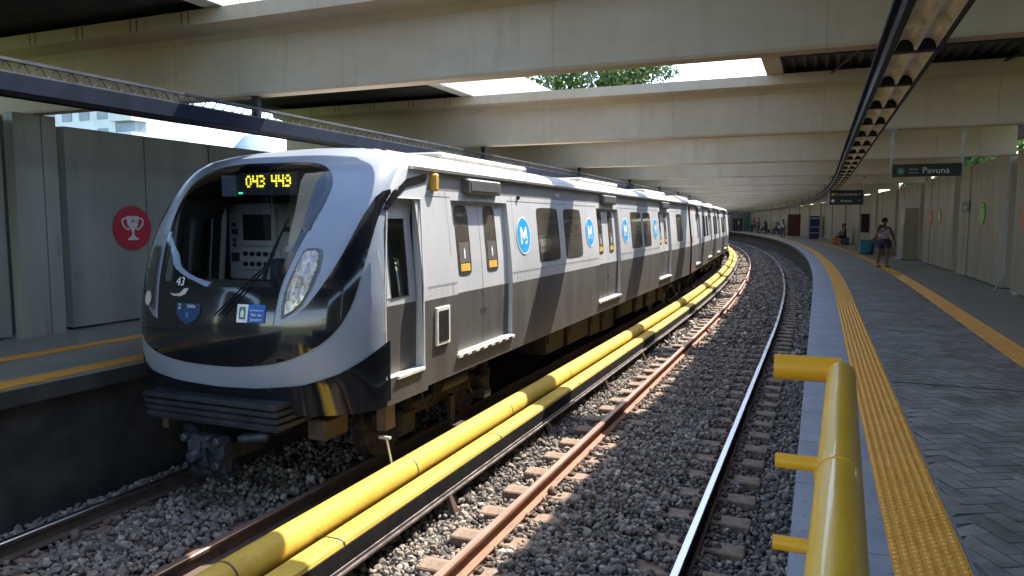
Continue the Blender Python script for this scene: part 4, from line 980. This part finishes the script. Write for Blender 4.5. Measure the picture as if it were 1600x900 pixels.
# ------------------------------------------------------------------ signs on the walls
def disc(s, o, z, R_, mat, lab, inward, shape):
    """round wall sign; inward = +1 faces +offset, -1 faces -offset"""
    th = head(s); c = loc(s, o, z); r_ = root("wall_sign", tuple(c), lab, "sign")
    fwd = Vector((-math.sin(th), math.cos(th), 0)); n = Vector((math.cos(th), math.sin(th), 0)) * inward; rt = -fwd if inward < 0 else fwd
    rt = Vector((0, 0, 1)).cross(n) 
    at = lambda x, y, q: c + rt * x + Vector((0, 0, 1)) * y + n * q
    def plate(pts, q0, q1, name, mt, par):
        m = MB(); k = len(pts); m.add([at(x, y, q0) for x, y in pts] + [at(x, y, q1) for x, y in pts], [tuple(range(k)), tuple(range(2 * k - 1, k - 1, -1))] + [(i, (i + 1) % k, k + (i + 1) % k, k + i) for i in range(k)]); return m.build(name, mt, par)
    plate([(R_ * math.cos(t), R_ * math.sin(t)) for t in [i * math.pi / 18 for i in range(36)]], 0, .012, "sign_disc", mat, r_)
    shape(plate, r_, R_, at); return r_
def trophy(plate, par, R_, at):
    k = R_ / .35
    cup = [(-.115, .19), (.115, .19), (.11, .15), (.095, .05), (.06, -.0), (.025, -.03), (.018, -.10), (.05, -.145), (.10, -.16), (.10, -.19), (-.10, -.19), (-.10, -.16), (-.05, -.145), (-.018, -.10), (-.025, -.03), (-.06, 0), (-.095, .05), (-.11, .15)]
    plate([(x * k, y * k) for x, y in cup], .0125, .016, "trophy_emblem", "pale_vinyl", par)
    for sg in (-1, 1):
        o_ = [(sg * .11, .165), (sg * .165, .165), (sg * .205, .125), (sg * .20, .06), (sg * .16, .01), (sg * .105, -.03), (sg * .055, -.03), (sg * .06, -.005), (sg * .095, -.005), (sg * .14, .03), (sg * .175, .075), (sg * .178, .115), (sg * .155, .14), (sg * .11, .14)]
        plate([(x * k, y * k) for x, y in o_], .0125, .0155, "trophy_emblem", "pale_vinyl", par)
    plate([((.035 if i % 2 == 0 else .014) * k * math.sin(i * math.pi / 5), (.11 + (.035 if i % 2 == 0 else .014) * math.cos(i * math.pi / 5)) * k) for i in range(10)], .0165, .018, "star", "red_vinyl", par)
disc(8.52, -10.075, 1.48, .35, "red_vinyl", "round red sign with a pale trophy cup on the shaded wall beside the train", 1, trophy)
def letterE(plate, par, R_, at):
    plate([(-.12, .2), (-.06, .2), (-.06, .02), (.10, .02), (.10, -.04), (-.06, -.04), (-.06, -.2), (-.12, -.2)], .0125, .016, "sign_emblem", "pale_vinyl", par)
disc(18.2, 3.985, 1.72, .46, "orange_vinyl", "large orange red round sign cut off by the picture's edge on the platform wall", -1, letterE)
def figs(plate, par, R_, at):
    plate([(-.05, .10), (.05, .10), (.05, -.10), (-.05, -.10)], .0125, .016, "sign_emblem", "pale_vinyl", par); plate([(.04 * math.cos(t), .16 + .035 * math.sin(t)) for t in [i * math.pi / 5 for i in range(10)]], .0125, .016, "sign_emblem", "sign_black", par)
disc(22.6, 3.985, 1.78, .30, "green_vinyl", "round bright green sign with a small white figure on the platform wall", -1, figs)
disc(30.6, 3.985, 1.7, .30, "orange_vinyl", "small faded red round sign on the wall two panels past the green one", -1, figs)
disc(28.9, 3.985, 1.75, .26, "gold_vinyl", "small yellow round sign on the wall beside the faded red one", -1, figs)
# station name plate
r = root("name_plate", tuple(loc(25.0, 3.96, 2.0)), "small dark rectangular plate with pale lettering on the platform wall", "sign")
m = MB(); m.box((3.955, 24.2, 1.84), (3.985, 25.2, 2.16), f=lambda p: loc(p[1], p[0], p[2])); m.build("plate_board", "plate_grey", r)
th = head(24.7); text("plate_lettering", "saída", .2, "pale_vinyl", r, (loc(24.7, 3.95, 1.98), Vector((math.sin(th), -math.cos(th), 0)), Vector((0, 0, 1))))
# hanging signs
def hanging_sign(s, o0, o1, z0, z1, zt, lab, rows, d=.06):
    r = root("hanging_sign", tuple(loc(s, (o0 + o1) / 2, z0)), lab, "sign"); th = head(s); C = loc(s, 0); rt = Vector((math.cos(th), math.sin(th), 0)); fw = Vector((-math.sin(th), math.cos(th), 0))
    f = lambda p: C + rt * p[0] + fw * p[1] + Vector((0, 0, p[2]))
    m = MB(); m.box((o0, 0, z0), (o1, d, z1), f=f); b_ = m.build("sign_board", "sign_black", r)
    for o in (o0 - .02, o1 + .02):
        m = MB(); m.tube([f((o, d / 2, z0 - .02)), f((o, d / 2, zt - .03))], .018, 8); m.tube([f((o, d / 2, zt - .06)), f((o, d / 2, zt))], [.02, .07], 8); m.build("hanger_pole", "pole_grey", r, smooth='auto')
    rows(r, f, rt, o0, o1, z0, z1)
def rows1(r, f, rt, o0, o1, z0, z1):
    zm = (z0 + z1) / 2 - .01; m = MB(); m.add([f((o0 + .11 + .055 * math.cos(t), -.003, zm + .055 * math.sin(t))) for t in [i * math.pi / 10 for i in range(20)]], [tuple(range(20))]); g_ = m.build("line_badge", "sign_green", r)
    up = Vector((0, 0, 1)); text("badge_lettering", "2", .07, "sign_text", g_, (f((o0 + .11, -.006, zm)), rt, up))
    text("sign_lettering", "SENTIDO", .032, "sign_text", r, (f((o0 + .29, -.004, zm + .022)), rt, up)); text("sign_lettering", "DIRECTION", .026, "sign_text", r, (f((o0 + .29, -.004, zm - .03)), rt, up))
    text("sign_lettering", "Pavuna", .135, "sign_text", r, (f((o0 + .60, -.004, zm)), rt, up), ext=.003)
hanging_sign(13.3, 1.06, 2.00, 2.29, 2.49, BZ, "long dark hanging sign reading Pavuna with a green line badge", rows1)
def rows2(r, f, rt, o0, o1, z0, z1):
    up = Vector((0, 0, 1))
    for zz, t1 in ((z1 - .14, "Transferência"), (z0 + .13, "Acesso")):
        m = MB(); m.add([f((o0 + .1 + .05 * math.cos(t), -.003, zz + .05 * math.sin(t))) for t in [i * math.pi / 6 for i in range(12)]], [tuple(range(12))]); m.build("line_badge", "gold_vinyl" if zz > z0 + .2 else "sign_text", r)
        text("sign_lettering", t1, .12, "sign_text", r, (f(((o0 + o1) / 2, -.004, zz)), rt, up)); text("sign_lettering", ">", .12, "sign_text", r, (f((o1 - .1, -.004, zz)), rt, up))
hanging_sign(26.9, .42, 1.42, 2.12, 2.60, BZ, "dark two-line direction sign hanging farther down the platform", rows2)

# wall furniture
def wbox(name, s0, s1, o0, o1, z0, z1, mat, lab, cat, extra=None, bev=.01):
    r = root(name, tuple(loc(s0, o1, z0)), lab, cat); m = MB(); m.box((o0, s0, z0), (o1, s1, z1), f=lambda p: loc(p[1], p[0], p[2]), bev=bev); m.build("body", mat, r)
    if extra: extra(r)
    return r
def cab_x(r):
    m = MB(); m.box((3.49, 33.9, 1.3), (3.50, 34.05, 1.95), f=lambda p: loc(p[1], p[0], p[2])); m.build("warning_label", "white_paint", r)
    m = MB(); m.tube([loc(33.1, 3.45, 1.45), loc(33.1, 3.45, .12), loc(33.25, 3.4, .06), loc(34.4, 3.35, .06)], .03, 8); m.build("conduit", "pole_grey", r)
wbox("service_cabinet", 33.3, 34.9, 3.5, 3.98, .02, 2.1, "wall_right", "tall olive service cabinet with a white strip label against the platform wall", "cabinet", cab_x)
def vend_x(r):
    for z0, z1 in ((1.75, 1.85), (1.0, 1.06), (.5, .55)):
        m = MB(); m.box((2.90, 68.995, z0), (3.62, 69.0, z1), f=lambda p: loc(p[1], p[0], p[2])); m.build("front_trim", "sign_text", r)
wbox("vending_machine", 69, 69.9, 2.85, 3.65, 0, 2.0, "vending_blue", "dark blue vending machine standing against the distant platform wall", "vending machine", vend_x)
wbox("notice_board", 76.6, 76.75, 1.9, 3.1, .1, 2.2, "cloth_brown", "tall brown notice board beyond the blue vending machine", "board")
wbox("phone_cabinet", 48.0, 48.6, 3.55, 3.98, .9, 2.0, "sign_black", "black wall cabinet above the seated passengers on the platform", "cabinet")
def poster():
    r = root("wall_poster", tuple(loc(36.5, 3.95, 1.3)), "red and white poster on the wall behind the standing woman", "poster"); m = MB(); m.box((3.955, 35.6, 1.25), (3.98, 37.2, 2.1), f=lambda p: loc(p[1], p[0], p[2])); m.build("poster_sheet", "cloth_brown", r)
    m = MB(); m.tube([loc(36.4, 3.953, 1.7), loc(36.4, 3.948, 1.7)], .28, 16); m.build("poster_picture", "pale_vinyl", r)
poster()
def kiosk_x(r):
    for a_, b_, c_, mt in ((-2.2, -1.1, 2.2, "screen_dark"), (-.9, .3, 2.1, "teal_wall"), (.6, 1.0, 2.4, "white_paint"), (1.4, 2.9, 1.9, "cab_dark"), (3.1, 4.0, 2.3, "teal_wall")):
        m = MB(); m.box((a_, 117.9, .05), (b_, 117.98, c_), f=lambda p: loc(p[1], p[0], p[2])); m.build("door", mt, r)
# far cross-building closing the platform
wbox("station_kiosk", 118, 121, -2.5, 4.2, 0, 2.95, "wall_left", "low grey kiosk with teal doors closing the far end of the platform", "kiosk", kiosk_x, bev=.05)

# benches
def bench(s, o, lab):
    r = root("bench", tuple(loc(s, o, 0)), lab, "bench"); f = lambda p: loc(s + p[1], o + p[0], p[2])
    m = MB(); m.box((-.22, -.9, .40), (.22, .9, .46), f=f, bev=.01); m.build("seat", "box_grey", r)
    for q in (-.7, .7): m = MB(); m.box((-.18, q - .05, 0), (.18, q + .05, .40), f=f); m.build("leg", "box_grey", r)
bench(39.6, 3.5, "grey wall bench behind the teal suitcase"); bench(54.4, 3.5, "grey wall bench beside the orange bag")
bench(91, 3.2, "grey bench with the distant seated passengers"); bench(100, 3.2, "grey bench at the far end of the platform")

# ------------------------------------------------------------------ people
def skin_chain(name, pts, edges, radii, mat, parent, at, lvl=1):
    me = bpy.data.meshes.new(name); me.from_pydata(pts, edges, []); o = link(name, me, mat, parent)
    o.parent = parent; o.matrix_parent_inverse = Matrix.Identity(4)
    md = o.modifiers.new("skin", 'SKIN'); md.use_smooth_shade = True; md.branch_smoothing = .3
    for i, rr in enumerate(radii): o.data.skin_vertices[0].data[i].radius = rr if isinstance(rr, tuple) else (rr, rr)
    o.data.skin_vertices[0].data[0].use_root = True
    sb_ = o.modifiers.new("subsurf", 'SUBSURF'); sb_.levels = lvl; sb_.render_levels = lvl; return o
def person(s, o, face, lab, top, bottom, pose="stand", h=1.65, wide=1.0, skin="skin", hairlen=0, legs_bare=False, detail=False, sleeves=False):
    r = root("person", tuple(loc(s, o, 0)), lab, "person"); r.rotation_euler = (0, 0, face + head(s)); k = h / 1.70
    # local frame: x = person's left-right, -y = facing direction
    hipz = .92 if pose == "stand" else .56
    hip = (0, 0, hipz); J = {}
    sh = .50; lean = 0 if pose == "stand" else .04
    J['pelvis'] = (0, lean, hipz); J['waist'] = (0, lean * .8, hipz + .16); J['chest'] = (0, lean * .6, hipz + .36); J['neck'] = (0, lean * .4, hipz + .53); J['head0'] = (0, -.01 + lean * .3, hipz + .60); J['head1'] = (0, -.02 + lean * .3, hipz + .72)
    for sg, n_ in ((1, 'l'), (-1, 'r')):
        J['sh' + n_] = (sg * .175 * (1 + (wide - 1) * .5), lean * .5, hipz + .48)
        if pose == "stand":
            if detail and sg < 0: J['el' + n_] = (sg * .27, -.12, hipz + .28); J['wr' + n_] = (sg * .12, -.26, hipz + .40); J['ha' + n_] = (sg * .06, -.29, hipz + .44)
            elif detail: J['el' + n_] = (sg * .30, .03, hipz + .22); J['wr' + n_] = (sg * .37, -.04, hipz - .02); J['ha' + n_] = (sg * .38, -.06, hipz - .10)
            else: J['el' + n_] = (sg * .24, .02, hipz + .22); J['wr' + n_] = (sg * .25, -.05, hipz - .03); J['ha' + n_] = (sg * .25, -.07, hipz - .11)
            J['hp' + n_] = (sg * .10 * wide, 0, hipz - .06); J['kn' + n_] = (sg * .12 * wide, -.02 if sg > 0 else .03, .48); J['an' + n_] = (sg * .13, .02 if sg > 0 else .08, .08); J['to' + n_] = (sg * .15, -.12 if sg > 0 else -.06, .035)
        else:
            J['el' + n_] = (sg * .23, -.08, hipz + .24); J['wr' + n_] = (sg * .12, -.28, hipz + .14); J['ha' + n_] = (sg * .08, -.35, hipz + .12)
            J['hp' + n_] = (sg * .10 * wide, -.02, hipz - .04); J['kn' + n_] = (sg * .13, -.44, .50); J['an' + n_] = (sg * .13, -.46 - (.12 if sg > 0 else 0), .09); J['to' + n_] = (sg * .14, -.60 - (.12 if sg > 0 else 0), .035)
    R_ = dict(pelvis=(.155 * wide, .115 * wide), waist=(.125 * wide, .10 * wide), chest=(.15 * wide, .11 * wide), neck=.05, head0=.06, head1=.095)
    for n_ in 'lr': R_.update({'sh' + n_: .058 * wide, 'el' + n_: .042 * wide, 'wr' + n_: .028, 'ha' + n_: .032, 'hp' + n_: .095 * wide, 'kn' + n_: .062 * wide, 'an' + n_: .038, 'to' + n_: .034})
    E_ = [('pelvis', 'waist'), ('waist', 'chest'), ('chest', 'neck'), ('neck', 'head0'), ('head0', 'head1')]
    for n_ in 'lr': E_ += [('chest', 'sh' + n_), ('sh' + n_, 'el' + n_), ('el' + n_, 'wr' + n_), ('wr' + n_, 'ha' + n_), ('pelvis', 'hp' + n_), ('hp' + n_, 'kn' + n_), ('kn' + n_, 'an' + n_), ('an' + n_, 'to' + n_)]
    def build(name, keys, edges, mat, grow=1.0, add=0, sub={}):
        idx = {q: i for i, q in enumerate(keys)}; P_ = [tuple(c * k for c in (sub.get(q) or J[q])) for q in keys]
        rr = [tuple((x * grow + add) * k for x in (R_[q] if isinstance(R_[q], tuple) else (R_[q], R_[q]))) for q in keys]
        return skin_chain(name, P_, [(idx[a_], idx[b_]) for a_, b_ in edges], rr, mat, r, None, 2 if detail else 1)
    order = ['pelvis', 'waist', 'chest', 'neck', 'head0', 'head1'] + [q + n_ for n_ in 'lr' for q in ('sh', 'el', 'wr', 'ha', 'hp', 'kn', 'an', 'to')]
    build("body", order, E_, skin)
    # clothing
    mid = lambda a_, b_, t: tuple(J[a_][i] + (J[b_][i] - J[a_][i]) * t for i in range(3))
    kk = ['chest', 'waist', 'pelvis', 'shl', 'shr']; ee = [('chest', 'waist'), ('waist', 'pelvis'), ('chest', 'shl'), ('chest', 'shr')]
    if sleeves or not detail:
        J['slv_l'] = mid('shl', 'ell', .7); J['slv_r'] = mid('shr', 'elr', .7); R_['slv_l'] = R_['slv_r'] = .05; kk += ['slv_l', 'slv_r']; ee += [('shl', 'slv_l'), ('shr', 'slv_r')]
    build("shirt", kk, ee, top, 1.0, .016)
    R_['hpl'] = R_['hpr'] = .085 * wide; J['low'] = (J['pelvis'][0], J['pelvis'][1], J['pelvis'][2] + .03); R_['low'] = (.165 * wide, .125 * wide)
    if legs_bare:
        J['thl'] = mid('hpl', 'knl', .42); J['thr'] = mid('hpr', 'knr', .42); R_['thl'] = R_['thr'] = .088 * wide
        m = MB(); px_, py_, pz_ = J['pelvis']
        for sg, n_ in ((1, 'l'), (-1, 'r')):
            h_ = Vector(J['hp' + n_]); t_ = Vector(J['th' + n_]); m.tube([tuple((h_ + Vector((0, 0, .10))) * k), tuple(h_ * k), tuple(t_ * k)], [.13 * wide * k, .128 * wide * k, .112 * wide * k], 14)
        m.tube([(px_ * k, py_ * k, (pz_ + .10) * k), (px_ * k, py_ * k, (pz_ - .06) * k)], [.17 * wide * k, .185 * wide * k], 16)
        so2 = m.build("shorts", bottom, None, smooth='auto'); so2.parent = r; so2.scale = (1, .78, 1)
    else:
        build("trousers", ['low', 'hpl', 'knl', 'anl', 'hpr', 'knr', 'anr'], [('low', 'hpl'), ('hpl', 'knl'), ('knl', 'anl'), ('low', 'hpr'), ('hpr', 'knr'), ('knr', 'anr')], bottom, 1.0, .016)
    hd = J['head1']; m = MB(); ring = []; V = []; F = []
    for i in range(7):
        ph = math.pi * i / 9.5
        for j in range(14):
            t = 2 * math.pi * j / 14; rr = .112 * math.sin(ph); y = rr * math.sin(t); 
            if y < -.045 and i > 2: y = -.045
            V.append((k * (hd[0] + rr * math.cos(t) * .95), k * (hd[1] + .012 + y * 1.08), k * (hd[2] + .005 + .122 * math.cos(ph) - (hairlen * (i - 4) * .05 if i > 4 else 0))))
    for i in range(6):
        for j in range(14): q = (j + 1) % 14; F.append((i * 14 + j, i * 14 + q, (i + 1) * 14 + q, (i + 1) * 14 + j))
    me = bpy.data.meshes.new("hair"); me.from_pydata(V, [], F); ho = link("hair", me, "hair", r, True); ho.matrix_parent_inverse = Matrix.Identity(4)
    for n_ in 'lr':
        m = MB(); a_ = J['an' + n_]; t_ = J['to' + n_]; m.box((k * (a_[0] - .045), k * (t_[1] - .05), .002), (k * (a_[0] + .055), k * (a_[1] + .06), .07 * k), bev=.015); so_ = m.build("shoe", "cloth_black", None); so_.parent = r
    if detail:
        for sg in (-1, 1):
            m = MB(); m.box((k * (hd[0] + sg * .035 - .012), k * (hd[1] - .098), k * (hd[2] + .0)), (k * (hd[0] + sg * .035 + .012), k * (hd[1] - .088), k * (hd[2] + .012))); e_ = m.build("eye", "screen_dark", None); e_.parent = r
            # five separate fingers
            q = 'l' if sg > 0 else 'r'; H_ = Vector(J['ha' + q]); W_ = Vector(J['wr' + q]); d_ = (H_ - W_).normalized(); sd_ = d_.cross(Vector((0, 1, 0))).normalized()
            m = MB()
            for i in range(4):
                b0 = H_ + sd_ * (.011 * (i - 1.5) * 1.6); m.tube([b0 * k, (b0 + d_ * .045) * k, (b0 + d_ * (.08 - .006 * abs(i - 1.5)) + Vector((0, -.012, 0))) * k], [.010, .009, .007], 6)
            b0 = W_ + d_ * .02 + sd_ * .02; m.tube([b0 * k, (b0 + d_ * .03 + sd_ * .025) * k, (b0 + d_ * .055 + sd_ * .03) * k], [.011, .010, .008], 6)
            f_ = m.build("fingers", skin, None, smooth='auto'); f_.parent = r
        m = MB(); m.tube([((hd[0]) * k, (hd[1] - .10) * k, (hd[2] - .005) * k), (hd[0] * k, (hd[1] - .118) * k, (hd[2] - .03) * k), (hd[0] * k, (hd[1] - .098) * k, (hd[2] - .035) * k)], [.008, .014, .012], 8); n_ = m.build("nose", skin, None, smooth='auto'); n_.parent = r
    return r
person(28.0, 2.2, .25, "woman in a pale pink top and navy shorts standing on the platform's yellow strip", "cloth_pink", "cloth_navy", h=1.64, wide=1.22, legs_bare=True, detail=True)
person(38.6, 3.40, -1.4, "person in white sitting on the wall bench behind the pink-topped woman", "cloth_white", "cloth_navy", "sit", h=1.68)
person(39.6, 3.40, -1.5, "person in a dark shirt sitting on the bench beside the teal suitcase", "cloth_navy", "cloth_black", "sit", h=1.7)
person(53.9, 3.40, -1.5, "person in black sitting by the orange bag", "cloth_black", "cloth_black", "sit", h=1.7)
person(54.8, 3.40, -1.4, "person in dark teal sitting beyond the orange bag", "cloth_teal", "cloth_black", "sit", h=1.7)
person(74.4, 1.25, 2.9, "person in a white shirt and blue trousers walking near the platform edge", "cloth_white", "cloth_navy", h=1.66)
person(80.0, 2.95, .4, "person in dark brown standing beside the distant notice board", "cloth_brown", "cloth_black", h=1.8)
for i, (s_, o_, c_, lb, ps) in enumerate([(90.5, 3.0, "cloth_white", "person in white seated in the distant group past the walking passenger", "sit"), (91.4, 3.0, "cloth_black", "person in black seated in the distant group past the walking passenger", "sit"),
        (95.5, 2.2, "cloth_navy", "person in navy standing in the distant group on the platform", "stand"), (100.2, 3.0, "cloth_black", "person in black seated on the farthest bench", "sit"),
        (104.0, 1.8, "cloth_teal", "person in teal standing far down the platform", "stand"), (110, 1.0, "cloth_white", "person in a white top standing before the far kiosk", "stand"), (112, -.2, "cloth_navy", "person in navy waiting before the far kiosk near the tracks", "stand"),
        (92.4, 3.0, "cloth_brown", "person in brown seated last in the distant seated group", "sit"), (97.3, 1.6, "cloth_black", "person in black standing just past the distant seated group", "stand"), (101.2, 3.0, "cloth_white", "person in white seated on the farthest bench", "sit"), (107, 2.6, "cloth_orange", "person in orange standing by the wall near the far kiosk", "stand")]):
    person(s_, o_, -1.3 if ps == "sit" else .3 * i, lb, c_, "cloth_navy" if i % 2 else "cloth_black", ps, h=1.6 + .03 * i)
# luggage
def bag(s, o, w, d, h, mat, lab, cat, handle=True):
    r = root("suitcase" if handle else "bag", tuple(loc(s, o, 0)), lab, cat); f = lambda p: loc(s + p[1], o + p[0], p[2])
    m = MB(); m.box((-w / 2, -d / 2, .04), (w / 2, d / 2, h), f=f, bev=.06 if not handle else .04); b_ = m.build("body", mat, r)
    if handle:
        m = MB(); m.tube([f((-.1, 0, h)), f((-.1, 0, h + .22)), f((.1, 0, h + .22)), f((.1, 0, h))], .012, 6); m.build("handle", "box_grey", r)
        for a_ in (-1, 1):
            for c_ in (-1, 1): m = MB(); m.tube([f((a_ * (w / 2 - .05) - .015, c_ * (d / 2 - .05), .03)), f((a_ * (w / 2 - .05) + .015, c_ * (d / 2 - .05), .03))], .03, 8); m.build("wheel", "rubber_black", r)
bag(38.6, 2.72, .62, .36, .68, "cloth_teal", "teal suitcase standing on the platform in front of the bench", "suitcase")
bag(53.0, 2.75, .46, .4, .5, "cloth_orange", "round orange bag on the platform floor", "bag", False)

# ------------------------------------------------------------------ outside: trees, building, hills
def tree(name, at, H_, R_, n, lab, leaf="leaf_green", size=.16, seed=1):
    rr = random.Random(seed); r = root(name, at, lab, "tree"); x, y, z = at
    m = MB(); m.tube([(x, y, z), (x + .1, y, z + H_ * .3), (x - .1, y + .1, z + H_ * .55), (x, y, z + H_ * .85)], [.35, .27, .2, .06], 9)
    cl = []
    for i in range(16):
        t = rr.uniform(0, 6.28); q = R_ * rr.uniform(.25, .95); zz = z + H_ * rr.uniform(.55, .97); c = (x + q * math.cos(t), y + q * math.sin(t), zz); cl.append((c, R_ * rr.uniform(.22, .42)))
        m.tube([(x, y, z + H_ * rr.uniform(.35, .6)), ((x + c[0]) / 2, (y + c[1]) / 2, (zz + z + H_ * .5) / 2), c], [.12, .07, .02], 5)
    m.build("trunk", "bark", r)
    V = []; F = []; T_ = []
    for i in range(n):
        c, q = cl[i % len(cl)]; d = Vector((rr.gauss(0, 1), rr.gauss(0, 1), rr.gauss(0, .8))); d.normalize(); p = Vector(c) + d * q * rr.uniform(.45, 1.08); a_ = Vector((rr.gauss(0, 1), rr.gauss(0, 1), rr.gauss(0, 1))).normalized(); b_ = a_.cross(d + Vector((.01, 0, 0))).normalized(); s_ = size * rr.uniform(.6, 1.4)
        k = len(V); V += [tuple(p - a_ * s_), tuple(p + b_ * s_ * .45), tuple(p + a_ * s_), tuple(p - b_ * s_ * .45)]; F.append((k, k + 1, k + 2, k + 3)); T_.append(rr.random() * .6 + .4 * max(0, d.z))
    me = bpy.data.meshes.new("crown"); me.from_pydata(V, [], F); at_ = me.attributes.new("tone", 'FLOAT', 'FACE'); at_.data.foreach_set("value", np.array(T_, np.float32)); link("crown", me, leaf, r)
tree("broadleaf_tree", (-13.6, 44, -1.6), 13.0, 4.4, 9000, "leafy green tree seen through the roof opening above the train", seed=3)
tree("broadleaf_tree", (-21, 52, -1.6), 13.5, 5.0, 7000, "dense dark tree behind the first one in the roof opening", seed=5)
tree("broadleaf_tree", (-13.0, 61, -1.6), 17.3, 3.9, 2600, "small bright green tree at the edge of the roof opening", seed=8)
for i, (s_, o_) in enumerate(((24, 9), (33, 10), (43, 9.5), (55, 10))):
    p = loc(s_, o_); tree("broadleaf_tree", (p.x, p.y, -1.6), 8.0 + i * .4, 3.4, 3000, "green tree outside the platform wall, %s along from the barrier end" % ORD[i], size=.2, seed=20 + i)
# apartment tower
def tower():
    at = (-101, 82, -1.6); r = root("apartment_tower", at, "pale apartment tower with striped balconies beyond the shaded wall", "building")
    m = MB(); m.box((-116, 82, -1.6), (-99.5, 96, 19.5)); m.build("tower_wall", "apartment_wall", r)
    for k in range(6):
        z = 1.5 + k * 3.0; m = MB(); m.box((-99.4, 81.0, z), (-95.0, 84, z + 1.3)); b_ = m.build("balcony", "apartment_wall", r)
        m = MB(); m.box((-99.3, 82.0, z + 1.3), (-95.4, 84, z + 3.0)); m.build("balcony_window", "apartment_glass", r)
        for q in range(4): m = MB(); m.box((-115 + q * 3.9, 81.9, z + .6), (-112.8 + q * 3.9, 82.05, z + 2.2)); m.build("window", "apartment_glass", r)
tower()
def hills():
    V = []; F = []; n = 160; rows = 14
    for j in range(rows):
        for i in range(n):
            a_ = rad(20 + 110 * i / (n - 1)); R_ = 900 + j * 60; x = R_ * math.cos(a_ + rad(30)); y = R_ * math.sin(a_ + rad(30)); az = math.degrees(math.atan2(x, y))
            h = 30 + 18 * math.sin(az * .9) + 26 * .3 * math.sin(az * 2.3 + 1) + 5 * math.sin(az * 5.1)
            for c0, w0, h0 in ((-50.0, 1.3, 84), (-46.7, .9, 78), (-41.8, 2.3, 92)): h = max(h, h0 * 1.55 * max(0, 1 - ((az - c0) / w0) ** 2) ** .5)
            V.append((x, y, -1.6 + h * math.sin(math.pi * (j + .2) / rows) ** .7))
    for j in range(rows - 1):
        for i in range(n - 1): F.append((j * n + i, j * n + i + 1, (j + 1) * n + i + 1, (j + 1) * n + i))
    me = bpy.data.meshes.new("hills"); me.from_pydata(V, [], F); tag(link("hills", me, "hill_mat", None, True), kind="structure")
hills()
